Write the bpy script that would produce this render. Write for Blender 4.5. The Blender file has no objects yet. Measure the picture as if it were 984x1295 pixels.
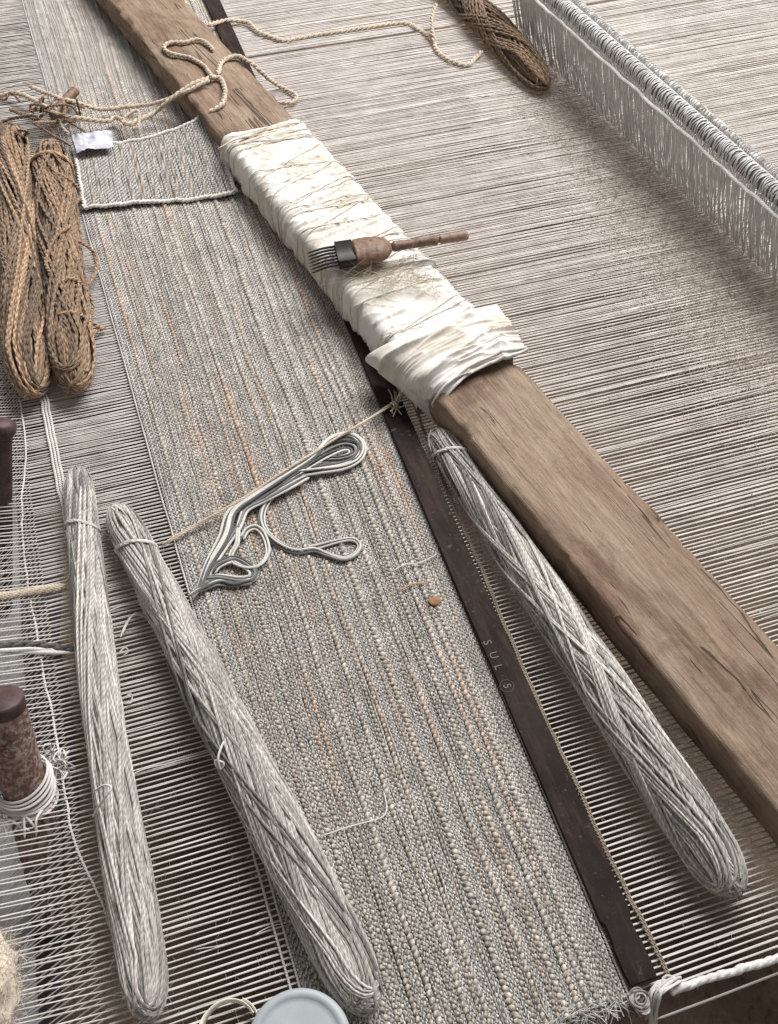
import bpy, math, random
import numpy as np
from mathutils import Vector, Matrix

rng = np.random.default_rng(7)
random.seed(7)
scene = bpy.context.scene
COL = scene.collection

# ------------------------------------------------------------------ camera
FPX, IW, IH = 1350.0, 984.0, 1295.0
PITCH, ROLL, YAW, CAMH = math.radians(50.0), math.radians(-0.4), math.radians(18.4), 1.05
_R = np.array([[math.cos(YAW), math.sin(YAW), 0], [-math.sin(YAW), math.cos(YAW), 0], [0, 0, 1.0]])
_fw = _R @ np.array([0, math.cos(PITCH), -math.sin(PITCH)])
_up0 = _R @ np.array([0, math.sin(PITCH), math.cos(PITCH)])
_rt0 = _R @ np.array([1.0, 0, 0])
_rt = math.cos(ROLL) * _rt0 - math.sin(ROLL) * _up0
_up = math.sin(ROLL) * _rt0 + math.cos(ROLL) * _up0
CAM = np.array([0, 0, CAMH])
cam_d = bpy.data.cameras.new('camera')
cam = bpy.data.objects.new('camera', cam_d)
COL.objects.link(cam)
cam_d.sensor_fit = 'HORIZONTAL'
cam_d.sensor_width = 36.0
cam_d.lens = 36.0 * FPX / IW
cam_d.clip_start, cam_d.clip_end = 0.02, 60
cam.matrix_world = Matrix(((_rt[0], _up[0], -_fw[0], CAM[0]), (_rt[1], _up[1], -_fw[1], CAM[1]),
                           (_rt[2], _up[2], -_fw[2], CAM[2]), (0, 0, 0, 1)))
scene.camera = cam

# ------------------------------------------------------------------ world and light (workshop lit from one open side)
world = bpy.data.worlds.new('World')
scene.world = world
world.use_nodes = True
wn = world.node_tree
bg = wn.nodes['Background']
bg.inputs[0].default_value = (1.0, 0.985, 0.965, 1)
bg.inputs[1].default_value = 0.25
ld = bpy.data.lights.new('open_side_light', 'AREA')
ld.shape = 'RECTANGLE'
ld.size, ld.size_y = 3.2, 1.7
ld.energy = 320
ld.color = (1.0, 0.985, 0.97)
lo = bpy.data.objects.new('open_side_light', ld)
COL.objects.link(lo)
lo.location = (2.0, 2.5, 3.2)
lo.rotation_euler = (Vector((0.3, 0.9, 0)) - Vector(lo.location)).to_track_quat('-Z', 'Y').to_euler()
scene.view_settings.view_transform = 'Standard'
scene.view_settings.look = 'None'
scene.view_settings.gamma = 1
scene.view_settings.exposure = 0.0
scene.view_settings.use_curve_mapping = False

# ------------------------------------------------------------------ helpers
def P(px, py, z=0.0):
    """point of the place at height z that the photograph shows at (px, py)"""
    d = _fw + (px - IW / 2) / FPX * _rt - (py - IH / 2) / FPX * _up
    return CAM + d * ((z - CAMH) / d[2])

def PW(pts, z=0.0):
    return np.array([P(p[0], p[1], p[2] if len(p) > 2 else z) for p in pts])

def smooth(pts, step=0.006, n=None):
    pts = np.asarray(pts, float)
    q = np.vstack([2 * pts[0] - pts[1], pts, 2 * pts[-1] - pts[-2]])
    out = []
    for i in range(1, len(q) - 2):
        t = np.linspace(0, 1, 12, endpoint=False)[:, None]
        a, b, c, d = q[i - 1], q[i], q[i + 1], q[i + 2]
        out.append(0.5 * (2 * b + (c - a) * t + (2 * a - 5 * b + 4 * c - d) * t ** 2 + (3 * b - a - 3 * c + d) * t ** 3))
    out.append(pts[-1][None])
    o = np.vstack(out)
    L = np.concatenate([[0], np.cumsum(np.linalg.norm(np.diff(o, axis=0), axis=1))])
    if n is None:
        n = max(4, int(L[-1] / step))
    s = np.linspace(0, L[-1], n)
    return np.stack([np.interp(s, L, o[:, k]) for k in range(3)], 1)

def _h(i, j, seed):
    n = (i * 374761393 + j * 668265263 + seed * 974634777) & 0xffffffff
    n = ((n ^ (n >> 13)) * 1274126177) & 0xffffffff
    return ((n ^ (n >> 16)) & 0xffff) / 32767.5 - 1.0

def noise2(x, y, seed=0):
    x, y = np.broadcast_arrays(np.asarray(x, float), np.asarray(y, float))
    i, j = np.floor(x).astype(np.int64), np.floor(y).astype(np.int64)
    fx, fy = x - i, y - j
    fx, fy = fx * fx * (3 - 2 * fx), fy * fy * (3 - 2 * fy)
    a, b, c, d = _h(i, j, seed), _h(i + 1, j, seed), _h(i, j + 1, seed), _h(i + 1, j + 1, seed)
    return (a + (b - a) * fx) * (1 - fy) + (c + (d - c) * fx) * fy

def fbm(x, y, seed=0, o=3):
    return sum(noise2(x * 2 ** k, y * 2 ** k, seed + k) * 0.5 ** k for k in range(o))

def unit(v):
    return v / np.maximum(np.linalg.norm(v, axis=-1, keepdims=True), 1e-12)

class MB:
    """collects tubes and grids into one mesh; st = (along, around), tint = colour factor"""
    def __init__(s):
        s.V, s.F, s.S, s.T, s.n = [], [], [], [], 0
    def raw(s, V, F, st=None, tint=None):
        V = np.asarray(V, float).reshape(-1, 3)
        s.V.append(V); s.F.append(np.asarray(F, np.int64) + s.n)
        s.S.append(np.zeros((len(V), 3)) if st is None else st)
        t = np.ones((len(V), 3)) if tint is None else np.broadcast_to(tint, (len(V), 3))
        s.T.append(t); s.n += len(V)
        return s
    def grid(s, G, tint=None, closed_v=False, st=None):
        a, b = G.shape[:2]
        I = np.arange(a * b).reshape(a, b)
        if closed_v:
            J = np.roll(I, -1, 1)
            F = np.stack([I[:-1], J[:-1], J[1:], I[1:]], -1).reshape(-1, 4)
        else:
            F = np.stack([I[:-1, :-1], I[:-1, 1:], I[1:, 1:], I[1:, :-1]], -1).reshape(-1, 4)
        if st is None:
            st = np.zeros((a, b, 3)); st[..., 0] = np.linspace(0, 1, a)[:, None]; st[..., 1] = np.linspace(0, 1, b)
        return s.raw(G.reshape(-1, 3), F, st.reshape(-1, 3), None if tint is None else np.broadcast_to(tint, (a, b, 3)).reshape(-1, 3))
    def tubes(s, Q, r, ref=(0, 0, 1.0), sides=6, tint=None, arc=None, flat=1.0, caps=True):
        """Q [M,N,3] paths; r scalar / [M] / [M,N]; arc=(a0,a1) only part of the section"""
        Q = np.asarray(Q, float)
        if Q.ndim == 2: Q = Q[None]
        M, N = Q.shape[:2]
        T = unit(np.gradient(Q, axis=1))
        ref = np.broadcast_to(np.asarray(ref, float), Q.shape)
        B = unit(np.cross(T, ref)); U = np.cross(B, T)
        r = np.asarray(r, float)
        if r.ndim == 0: r = np.full((M, N), float(r))
        elif r.ndim == 1: r = np.broadcast_to(r[:, None], (M, N))
        if caps and arc is None:
            r = r.copy(); r[:, 0] *= 0.15; r[:, -1] *= 0.15
        a0, a1 = arc if arc else (0, 2 * math.pi)
        an = np.linspace(a0, a1, sides + 1)
        k = len(an)
        V = Q[:, :, None] + r[:, :, None, None] * (np.cos(an)[:, None] * B[:, :, None] + flat * np.sin(an)[:, None] * U[:, :, None])
        L = np.concatenate([np.zeros((M, 1)), np.cumsum(np.linalg.norm(np.diff(Q, axis=1), axis=2), 1)], 1)
        st = np.zeros((M, N, k, 3)); st[..., 0] = L[:, :, None] + np.arange(M)[:, None, None] * 0.37
        st[..., 1] = an / (2 * math.pi); st[..., 2] = rng.random(M)[:, None, None]
        I = np.arange(M * N * k).reshape(M, N, k)
        F = np.stack([I[:, :-1, :-1], I[:, 1:, :-1], I[:, 1:, 1:], I[:, :-1, 1:]], -1).reshape(-1, 4)
        if tint is not None:
            tint = np.asarray(tint, float)
            if tint.ndim == 1: tint = np.broadcast_to(tint, (M, N, k, 3))
            elif tint.ndim == 2: tint = np.broadcast_to(tint[:, None, None], (M, N, k, 3))
            elif tint.ndim == 3: tint = np.broadcast_to(tint[:, :, None], (M, N, k, 3))
            tint = tint.reshape(-1, 3)
        return s.raw(V.reshape(-1, 3), F, st.reshape(-1, 3), tint)
    def mesh(s, name, mat, flat_shade=False):
        V, F, S, T = np.vstack(s.V), np.vstack(s.F), np.vstack(s.S), np.vstack(s.T)
        me = bpy.data.meshes.new(name)
        me.vertices.add(len(V)); me.vertices.foreach_set('co', V.astype(np.float32).ravel())
        me.loops.add(F.size); me.loops.foreach_set('vertex_index', F.astype(np.int32).ravel())
        me.polygons.add(len(F))
        me.polygons.foreach_set('loop_start', np.arange(0, F.size, 4, dtype=np.int32))
        me.polygons.foreach_set('loop_total', np.full(len(F), 4, dtype=np.int32))
        me.polygons.foreach_set('use_smooth', np.full(len(F), not flat_shade))
        a = me.attributes.new('st', 'FLOAT_VECTOR', 'POINT'); a.data.foreach_set('vector', S.astype(np.float32).ravel())
        c = me.attributes.new('tint', 'FLOAT_COLOR', 'POINT')
        c.data.foreach_set('color', np.hstack([T, np.ones((len(T), 1))]).astype(np.float32).ravel())
        me.update(calc_edges=True)
        me.validate()
        me.materials.append(mat)
        return me
    def build(s, name, mat, parent=None, flat_shade=False, kind=None):
        o = bpy.data.objects.new(name, s.mesh(name, mat, flat_shade))
        COL.objects.link(o)
        if parent: o.parent = parent
        if kind: o['kind'] = kind
        return o

def thing(name, label, cat, group=None, mesh=None):
    o = mesh or bpy.data.objects.new(name, None)
    if mesh is None:
        COL.objects.link(o); o.empty_display_size = 0.02
    o['label'], o['category'] = label, cat
    if group: o['group'] = group
    return o

def helix_plies(path, R, plies=2, pitch=0.012, ref=(0, 0, 1.0), phase=0.0, sep=0.5):
    """[plies,N,3] strands twisted round a path; R = radius of the whole cord"""
    T = unit(np.gradient(path, axis=0))
    B = unit(np.cross(T, np.broadcast_to(np.asarray(ref, float), path.shape))); U = np.cross(B, T)
    L = np.concatenate([[0], np.cumsum(np.linalg.norm(np.diff(path, axis=0), axis=1))])
    out = []
    for k in range(plies):
        a = 2 * math.pi * (L / pitch + k / plies) + phase
        out.append(path + R * sep * (np.cos(a)[:, None] * B + np.sin(a)[:, None] * U))
    return np.array(out)

def rope(mb, pts, R, plies=2, pitch=0.014, tint=None, ref=(0, 0, 1.0), sides=6, wob=0.0009, fuzz=0):
    path = smooth(pts, step=pitch / 7)
    L = np.arange(len(path)) * pitch / 7
    path = path + np.stack([noise2(L * 60, 3.3 + k, 11 + k) for k in range(3)], 1) * wob
    Q = helix_plies(path, R, plies, pitch, ref)
    if fuzz:
        kk = int(len(path) * fuzz); ii = rng.integers(1, len(path) - 1, kk)
        hairs(mb, Q[rng.integers(0, plies, kk), ii], unit(rng.normal(0, 1, (kk, 3)) + [0, 0, 0.6]), unit(path[ii + 1] - path[ii - 1]), 5, (0.004, 0.012), 0.00012, 0.7)
    rr = R * 0.6 * (1 + 0.15 * noise2(L * 40, 9.1, 5))
    mb.tubes(Q, np.broadcast_to(rr, (plies, len(rr))), ref, sides, tint)
    return path

def hairs(mb, base, nrm, tan, n_seg=4, length=(0.004, 0.012), r=0.00012, out=0.5, tint=None):
    """thin curved stray fibres leaving a surface"""
    M = len(base)
    Ln = rng.uniform(*length, M)
    d = unit(tan * rng.choice([-1, 1], M)[:, None] + nrm * rng.uniform(0.1, out, M)[:, None] + rng.normal(0, 0.35, (M, 3)))
    c = rng.normal(0, 1, (M, 3))
    t = np.linspace(0, 1, n_seg)[None, :, None]
    Q = base[:, None] + d[:, None] * t * Ln[:, None, None] + c[:, None] * (t ** 2) * Ln[:, None, None] * 0.25
    mb.tubes(Q, r, unit(rng.normal(0, 1, (M, 1, 3))), 3, tint, caps=False)

# ------------------------------------------------------------------ materials
def mat(name):
    m = bpy.data.materials.new(name); m.use_nodes = True
    nt = m.node_tree; b = nt.nodes['Principled BSDF']
    return m, nt, b

def N(nt, kind, **kw):
    n = nt.nodes.new(kind)
    for k, v in kw.items():
        if isinstance(k, str) and hasattr(n, k): setattr(n, k, v)
    return n

def link(nt, a, b): nt.links.new(a, b)

def ramp(nt, fac, stops):
    n = nt.nodes.new('ShaderNodeValToRGB')
    e = n.color_ramp.elements
    while len(e) < len(stops): e.new(0.5)
    for x, (p, c) in zip(e, stops):
        x.position = p; x.color = (*c, 1)
    link(nt, fac, n.inputs[0])
    return n.outputs[0]

def noise_tex(nt, vec, scale, detail=4, rough=0.6, dist=0.0):
    n = nt.nodes.new('ShaderNodeTexNoise')
    n.inputs['Scale'].default_value = scale; n.inputs['Detail'].default_value = detail
    n.inputs['Roughness'].default_value = rough; n.inputs['Distortion'].default_value = dist
    if vec is not None: link(nt, vec, n.inputs['Vector'])
    return n.outputs['Fac']

def mapping(nt, vec, scale=(1, 1, 1), rot=(0, 0, 0)):
    n = nt.nodes.new('ShaderNodeMapping')
    n.inputs['Scale'].default_value = scale; n.inputs['Rotation'].default_value = rot
    link(nt, vec, n.inputs['Vector'])
    return n.outputs[0]

def math_n(nt, op, a, b=None):
    n = nt.nodes.new('ShaderNodeMath'); n.operation = op
    for i, v in enumerate((a, b)):
        if v is None: continue
        if isinstance(v, (int, float)): n.inputs[i].default_value = v
        else: link(nt, v, n.inputs[i])
    return n.outputs[0]

def mixc(nt, fac, a, b, mode='MIX'):
    n = nt.nodes.new('ShaderNodeMix'); n.data_type = 'RGBA'; n.blend_type = mode
    for s, v in ((n.inputs[0], fac), (n.inputs[6], a), (n.inputs[7], b)):
        if isinstance(v, (int, float)): s.default_value = v
        elif isinstance(v, tuple): s.default_value = (*v, 1)
        else: link(nt, v, s)
    return n.outputs[2]

def bump(nt, b, h, strength=0.5, dist=0.001):
    n = nt.nodes.new('ShaderNodeBump')
    n.inputs['Strength'].default_value = strength; n.inputs['Distance'].default_value = dist
    link(nt, h, n.inputs['Height']); link(nt, n.outputs[0], b.inputs['Normal'])

def objco(nt):
    return nt.nodes.new('ShaderNodeTexCoord').outputs['Object']

def yarn_mat(name, light, dark, twist=180.0, plies=2.0, speck=0.5, rough=0.92, sheen=0.25, nscale=420, contrast=(0.35, 0.65), streak=None):
    """spun yarn: twisted plies, fibre streaks and marled flecks; tint attribute gives each strand its own dye"""
    m, nt, b = mat(name)
    a = nt.nodes.new('ShaderNodeAttribute'); a.attribute_name = 'st'
    sp = nt.nodes.new('ShaderNodeSeparateXYZ'); link(nt, a.outputs['Vector'], sp.inputs[0])
    ph = math_n(nt, 'ADD', math_n(nt, 'MULTIPLY', sp.outputs[0], twist * 2 * math.pi), math_n(nt, 'MULTIPLY', sp.outputs[1], plies * 2 * math.pi))
    ply = math_n(nt, 'ADD', math_n(nt, 'MULTIPLY', math_n(nt, 'SINE', ph), 0.5), 0.5)
    co = objco(nt)
    if streak:
        sv = mapping(nt, a.outputs['Vector'], (streak, 7.0, 97.0))
        fib = noise_tex(nt, sv, 1.0, 4, 0.7)
    else:
        fib = noise_tex(nt, co, nscale, 3, 0.65)
    big = noise_tex(nt, co, 28, 3, 0.6)
    f = math_n(nt, 'ADD', math_n(nt, 'MULTIPLY', fib, speck), math_n(nt, 'MULTIPLY', ply, 1 - speck))
    c = ramp(nt, f, [(contrast[0], dark), (contrast[1], light)])
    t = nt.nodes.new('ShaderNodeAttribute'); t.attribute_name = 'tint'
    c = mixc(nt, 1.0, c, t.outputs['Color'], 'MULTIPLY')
    c = mixc(nt, 1.0, c, ramp(nt, big, [(0.3, (0.82, 0.81, 0.8)), (0.7, (1.06, 1.06, 1.06))]), 'MULTIPLY')
    link(nt, c, b.inputs['Base Color'])
    b.inputs['Roughness'].default_value = rough
    b.inputs['Specular IOR Level'].default_value = 0.15
    b.inputs['Sheen Weight'].default_value = sheen
    b.inputs['Sheen Roughness'].default_value = 0.6
    bump(nt, b, f, 0.7, 0.0009)
    return m

M_warp = yarn_mat('cotton_warp', (0.82, 0.785, 0.755), (0.60, 0.565, 0.535), 240, 2, 1.0, sheen=0.1, streak=60)
M_greyw = yarn_mat('grey_marled_weft', (0.60, 0.575, 0.545), (0.11, 0.104, 0.10), 260, 2, 0.72, contrast=(0.36, 0.58), nscale=380)
M_jutew = yarn_mat('jute_weft', (0.60, 0.51, 0.425), (0.25, 0.195, 0.15), 200, 2, 0.7, nscale=380)
M_wool = yarn_mat('grey_wool_yarn', (0.68, 0.64, 0.595), (0.27, 0.245, 0.225), 130, 2, 0.86, sheen=0.3, contrast=(0.36, 0.60), streak=45)
M_jute = yarn_mat('jute_yarn', (0.51, 0.335, 0.205), (0.17, 0.097, 0.054), 70, 2, 0.75, sheen=0.25, streak=90)
M_rope = yarn_mat('sisal_rope', (0.70, 0.60, 0.49), (0.38, 0.30, 0.22), 260, 3, 0.75, sheen=0.15, streak=120)
M_white = yarn_mat('white_cotton_cord', (0.84, 0.825, 0.80), (0.58, 0.565, 0.55), 200, 2, 0.92, sheen=0.2, streak=50)
M_lint = yarn_mat('lint_fibre', (0.60, 0.55, 0.49), (0.40, 0.36, 0.31), 50, 2, 0.9)
M_brownfibre = yarn_mat('brown_fibres', (0.58, 0.49, 0.41), (0.38, 0.31, 0.25), 50, 2, 0.9)

# packed earth
M_soil, nt, b = mat('packed_earth')
co = objco(nt)
n1, n2, n3 = noise_tex(nt, co, 6, 6, 0.65), noise_tex(nt, co, 60, 6, 0.7), noise_tex(nt, co, 380, 3, 0.6)
c = ramp(nt, n1, [(0.3, (0.125, 0.088, 0.063)), (0.7, (0.28, 0.208, 0.153))])
c = mixc(nt, 0.7, c, ramp(nt, n2, [(0.3, (0.45, 0.42, 0.4)), (0.72, (1.25, 1.2, 1.15))]), 'MULTIPLY')
link(nt, c, b.inputs['Base Color']); b.inputs['Roughness'].default_value = 0.95
bump(nt, b, math_n(nt, 'ADD', n2, math_n(nt, 'MULTIPLY', n3, 0.3)), 0.9, 0.008)

# weathered wood (grain along local Y)
M_wood, nt, b = mat('weathered_timber')
co = objco(nt)
gm = mapping(nt, co, (60, 4.5, 60))
g1 = noise_tex(nt, gm, 1.0, 8, 0.7, 0.5)
g2 = noise_tex(nt, mapping(nt, co, (300, 17, 300)), 1.0, 5, 0.7)
st_ = noise_tex(nt, mapping(nt, co, (14, 5, 14)), 1.0, 5, 0.62)
red = noise_tex(nt, mapping(nt, co, (22, 4.0, 22)), 1.3, 4, 0.6)
c = ramp(nt, g1, [(0.28, (0.155, 0.102, 0.069)), (0.5, (0.262, 0.183, 0.128)), (0.74, (0.345, 0.252, 0.182))])
c = mixc(nt, ramp(nt, st_, [(0.42, (0, 0, 0)), (0.66, (0.8, 0.8, 0.8))]), c, (0.34, 0.262, 0.195))
c = mixc(nt, ramp(nt, red, [(0.50, (0, 0, 0)), (0.70, (0.65, 0.65, 0.65))]), c, (0.17, 0.09, 0.066))
sta = noise_tex(nt, mapping(nt, co, (16, 7, 16)), 1.0, 8, 0.75, 0.6)
c = mixc(nt, 0.75, c, ramp(nt, sta, [(0.36, (0.45, 0.39, 0.34)), (0.52, (1, 1, 1))]), 'MULTIPLY')
c = mixc(nt, 0.5, c, ramp(nt, g2, [(0.34, (0.5, 0.46, 0.44)), (0.6, (1.1, 1.1, 1.1))]), 'MULTIPLY')
lk = noise_tex(nt, mapping(nt, co, (26, 1.3, 26)), 1.0, 3, 0.55, 0.4)
lk = math_n(nt, 'ABSOLUTE', math_n(nt, 'SUBTRACT', lk, 0.5))
lgt = noise_tex(nt, mapping(nt, co, (12, 6, 12)), 1.0, 2, 0.5)
crack = ramp(nt, math_n(nt, 'ADD', lk, math_n(nt, 'MULTIPLY', math_n(nt, 'GREATER_THAN', 0.52, lgt), 0.1)), [(0.003, (0.25, 0.22, 0.2)), (0.009, (1, 1, 1))])
c = mixc(nt, 0.85, c, crack, 'MULTIPLY')
hat = noise_tex(nt, mapping(nt, co, (70, 260, 70), (0, 0, 0.5)), 1.0, 3, 0.6)
crk = ramp(nt, math_n(nt, 'ADD', hat, math_n(nt, 'MULTIPLY', st_, 0.35)), [(0.50, (0.42, 0.38, 0.35)), (0.60, (1, 1, 1))])
c = mixc(nt, 0.05, c, crk, 'MULTIPLY')
link(nt, c, b.inputs['Base Color']); b.inputs['Roughness'].default_value = 0.72
b.inputs['Specular IOR Level'].default_value = 0.3
bump(nt, b, math_n(nt, 'ADD', math_n(nt, 'ADD', g1, math_n(nt, 'MULTIPLY', g2, 0.8)), math_n(nt, 'MULTIPLY', crack, 0.8)), 1.0, 0.003)

# dark worn steel
M_steel, nt, b = mat('dark_worn_steel')
co = objco(nt)
s1, s2 = noise_tex(nt, co, 9, 5, 0.6), noise_tex(nt, co, 130, 5, 0.7)
c = ramp(nt, s1, [(0.35, (0.012, 0.008, 0.0075)), (0.75, (0.034, 0.024, 0.020))])
c = mixc(nt, ramp(nt, s2, [(0.60, (0, 0, 0)), (0.74, (0.8, 0.8, 0.8))]), c, (0.13, 0.10, 0.08))
rs = noise_tex(nt, mapping(nt, co, (60, 9, 60)), 1.0, 6, 0.7)
c = mixc(nt, ramp(nt, rs, [(0.50, (0, 0, 0)), (0.72, (0.75, 0.75, 0.75))]), c, (0.062, 0.036, 0.026))
link(nt, c, b.inputs['Base Color']); b.inputs['Metallic'].default_value = 0.0; b.inputs['Specular IOR Level'].default_value = 0.10
link(nt, ramp(nt, s2, [(0.2, (0.6,) * 3), (0.8, (0.85,) * 3)]), b.inputs['Roughness'])
bump(nt, b, s2, 0.35, 0.0008)

M_rust, nt, b = mat('rusty_iron')
co = objco(nt)
s1, s2 = noise_tex(nt, co, 35, 5, 0.65), noise_tex(nt, co, 160, 5, 0.7)
c = ramp(nt, s1, [(0.3, (0.075, 0.035, 0.03)), (0.6, (0.19, 0.095, 0.075)), (0.75, (0.30, 0.215, 0.175))])
c = mixc(nt, ramp(nt, s2, [(0.46, (0, 0, 0)), (0.60, (0.9, 0.9, 0.9))]), c, (0.40, 0.335, 0.275))
link(nt, c, b.inputs['Base Color']); b.inputs['Roughness'].default_value = 0.85
bump(nt, b, s2, 0.8, 0.002)

M_peg, nt, b = mat('dark_painted_wood')
co = objco(nt)
s1 = noise_tex(nt, co, 60, 5, 0.7)
link(nt, ramp(nt, s1, [(0.35, (0.035, 0.018, 0.018)), (0.7, (0.10, 0.055, 0.05))]), b.inputs['Base Color'])
b.inputs['Roughness'].default_value = 0.6; bump(nt, b, s1, 0.5, 0.001)

# white cotton cloth
M_cloth, nt, b = mat('soiled_white_cotton')
co = objco(nt)
d1, d2 = noise_tex(nt, co, 14, 5, 0.65), noise_tex(nt, co, 900, 2, 0.5)
link(nt, ramp(nt, d1, [(0.36, (0.52, 0.475, 0.41)), (0.60, (0.69, 0.67, 0.635))]), b.inputs['Base Color'])
b.inputs['Roughness'].default_value = 0.9; b.inputs['Specular IOR Level'].default_value = 0.1
wv = nt.nodes.new('ShaderNodeTexNoise'); wv.inputs['Scale'].default_value = 90; wv.inputs['Detail'].default_value = 4
link(nt, co, wv.inputs['Vector'])
bump(nt, b, math_n(nt, 'ADD', wv.outputs[0], math_n(nt, 'MULTIPLY', d2, 0.3)), 0.35, 0.002)

def plain(name, col, rough=0.6, metal=0.0, var=0.12, scale=40, bmp=0.2, spec=0.4):
    m, nt, b = mat(name)
    n = noise_tex(nt, objco(nt), scale, 5, 0.65)
    lo_ = tuple(x * (1 - var) for x in col); hi_ = tuple(min(1, x * (1 + var)) for x in col)
    link(nt, ramp(nt, n, [(0.3, lo_), (0.7, hi_)]), b.inputs['Base Color'])
    b.inputs['Roughness'].default_value = rough; b.inputs['Metallic'].default_value = metal
    b.inputs['Specular IOR Level'].default_value = spec
    bump(nt, b, n, bmp, 0.001)
    return m
M_paper = plain('white_paper', (0.50, 0.505, 0.56), 0.8, var=0.05, bmp=0.3)
M_lid = plain('pale_grey_plastic', (0.34, 0.37, 0.385), 0.5, var=0.10, bmp=0.05)
M_jar = plain('frosted_plastic', (0.46, 0.47, 0.47), 0.45, var=0.05, bmp=0.05)
M_board = plain('pale_grey_board', (0.42, 0.43, 0.44), 0.9, var=0.25, scale=25, bmp=0.5)
M_sheet = plain('plum_shade_sheet', (0.045, 0.036, 0.043), 0.85, var=0.3, bmp=0.5)  # dark colour of the added sheet that plays floor shade
M_handle = plain('turned_brown_wood', (0.165, 0.098, 0.066), 0.55, var=0.55, scale=140, bmp=0.5)
M_pale_handle = plain('pale_worn_wood', (0.27, 0.18, 0.128), 0.6, var=0.3, scale=90, bmp=0.4)
M_iron = plain('black_iron', (0.028, 0.026, 0.027), 0.42, 0.6, var=0.3, scale=90, bmp=0.3, spec=0.5)
M_stamp = plain('stamped_steel_edge', (0.050, 0.039, 0.034), 0.5, 0.3, var=0.2)
M_rod = plain('dark_heddle_rod', (0.12, 0.125, 0.135), 0.5, 0.0, var=0.3)
M_fluff = yarn_mat('cream_fleece', (0.80, 0.70, 0.57), (0.62, 0.52, 0.40), 60, 2, 0.8, sheen=0.5)
M_tape = plain('cream_tape', (0.74, 0.70, 0.60), 0.6, var=0.08)
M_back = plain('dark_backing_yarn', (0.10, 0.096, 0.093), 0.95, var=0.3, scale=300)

# ------------------------------------------------------------------ ground
GZ = -0.17
def ground():
    nx, ny = 150, 150
    X, Y = np.meshgrid(np.linspace(-1.4, 2.8, nx), np.linspace(-0.7, 3.6, ny), indexing='ij')
    Z = GZ + fbm(X * 5, Y * 5, 3, 4) * 0.010
    mb = MB().grid(np.stack([X, Y, Z], -1)[:, ::1])
    # wide flat skirt so that the floor goes on past the loom
    for (x0, x1, y0, y1) in ((-6, -1.4, -6, 9), (2.8, 8, -6, 9), (-1.4, 2.8, -6, -0.7), (-1.4, 2.8, 3.6, 9)):
        g = np.array([[[x0, y0, GZ], [x0, y1, GZ]], [[x1, y0, GZ], [x1, y1, GZ]]], float)
        mb.grid(g)
    o = mb.build('ground', M_soil); o['kind'] = 'structure'
    pb = MB()                       # crumbs and pebbles where the bare floor shows
    for k in range(700):
        if k % 3: x, y = rng.uniform(0.25, 0.85), rng.uniform(-0.1, 0.3)
        else: x, y = rng.uniform(-0.4, 0.0), rng.uniform(0.2, 1.0)
        r = rng.uniform(0.001, 0.004) * (2.0 if rng.random() < 0.06 else 1)
        c = np.array([x, y, GZ + float(fbm(x * 5, y * 5, 3, 4)) * 0.010])
        th = np.linspace(0, 2 * math.pi, 6, endpoint=False); ph = np.linspace(-1.2, 1.5, 4)
        G = np.array([[[math.cos(p) * math.cos(t), math.cos(p) * math.sin(t), 0.7 * math.sin(p)] for t in th] for p in ph])
        pb.grid(c + G * r * rng.uniform(0.7, 1.3, G.shape[:2] + (1,)), closed_v=True)
    p = pb.build('soil_crumbs', M_soil); p['kind'] = 'stuff'
    thing('', 'small crumbs of brown earth scattered over the floor', 'crumbs', mesh=p)
ground()

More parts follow.
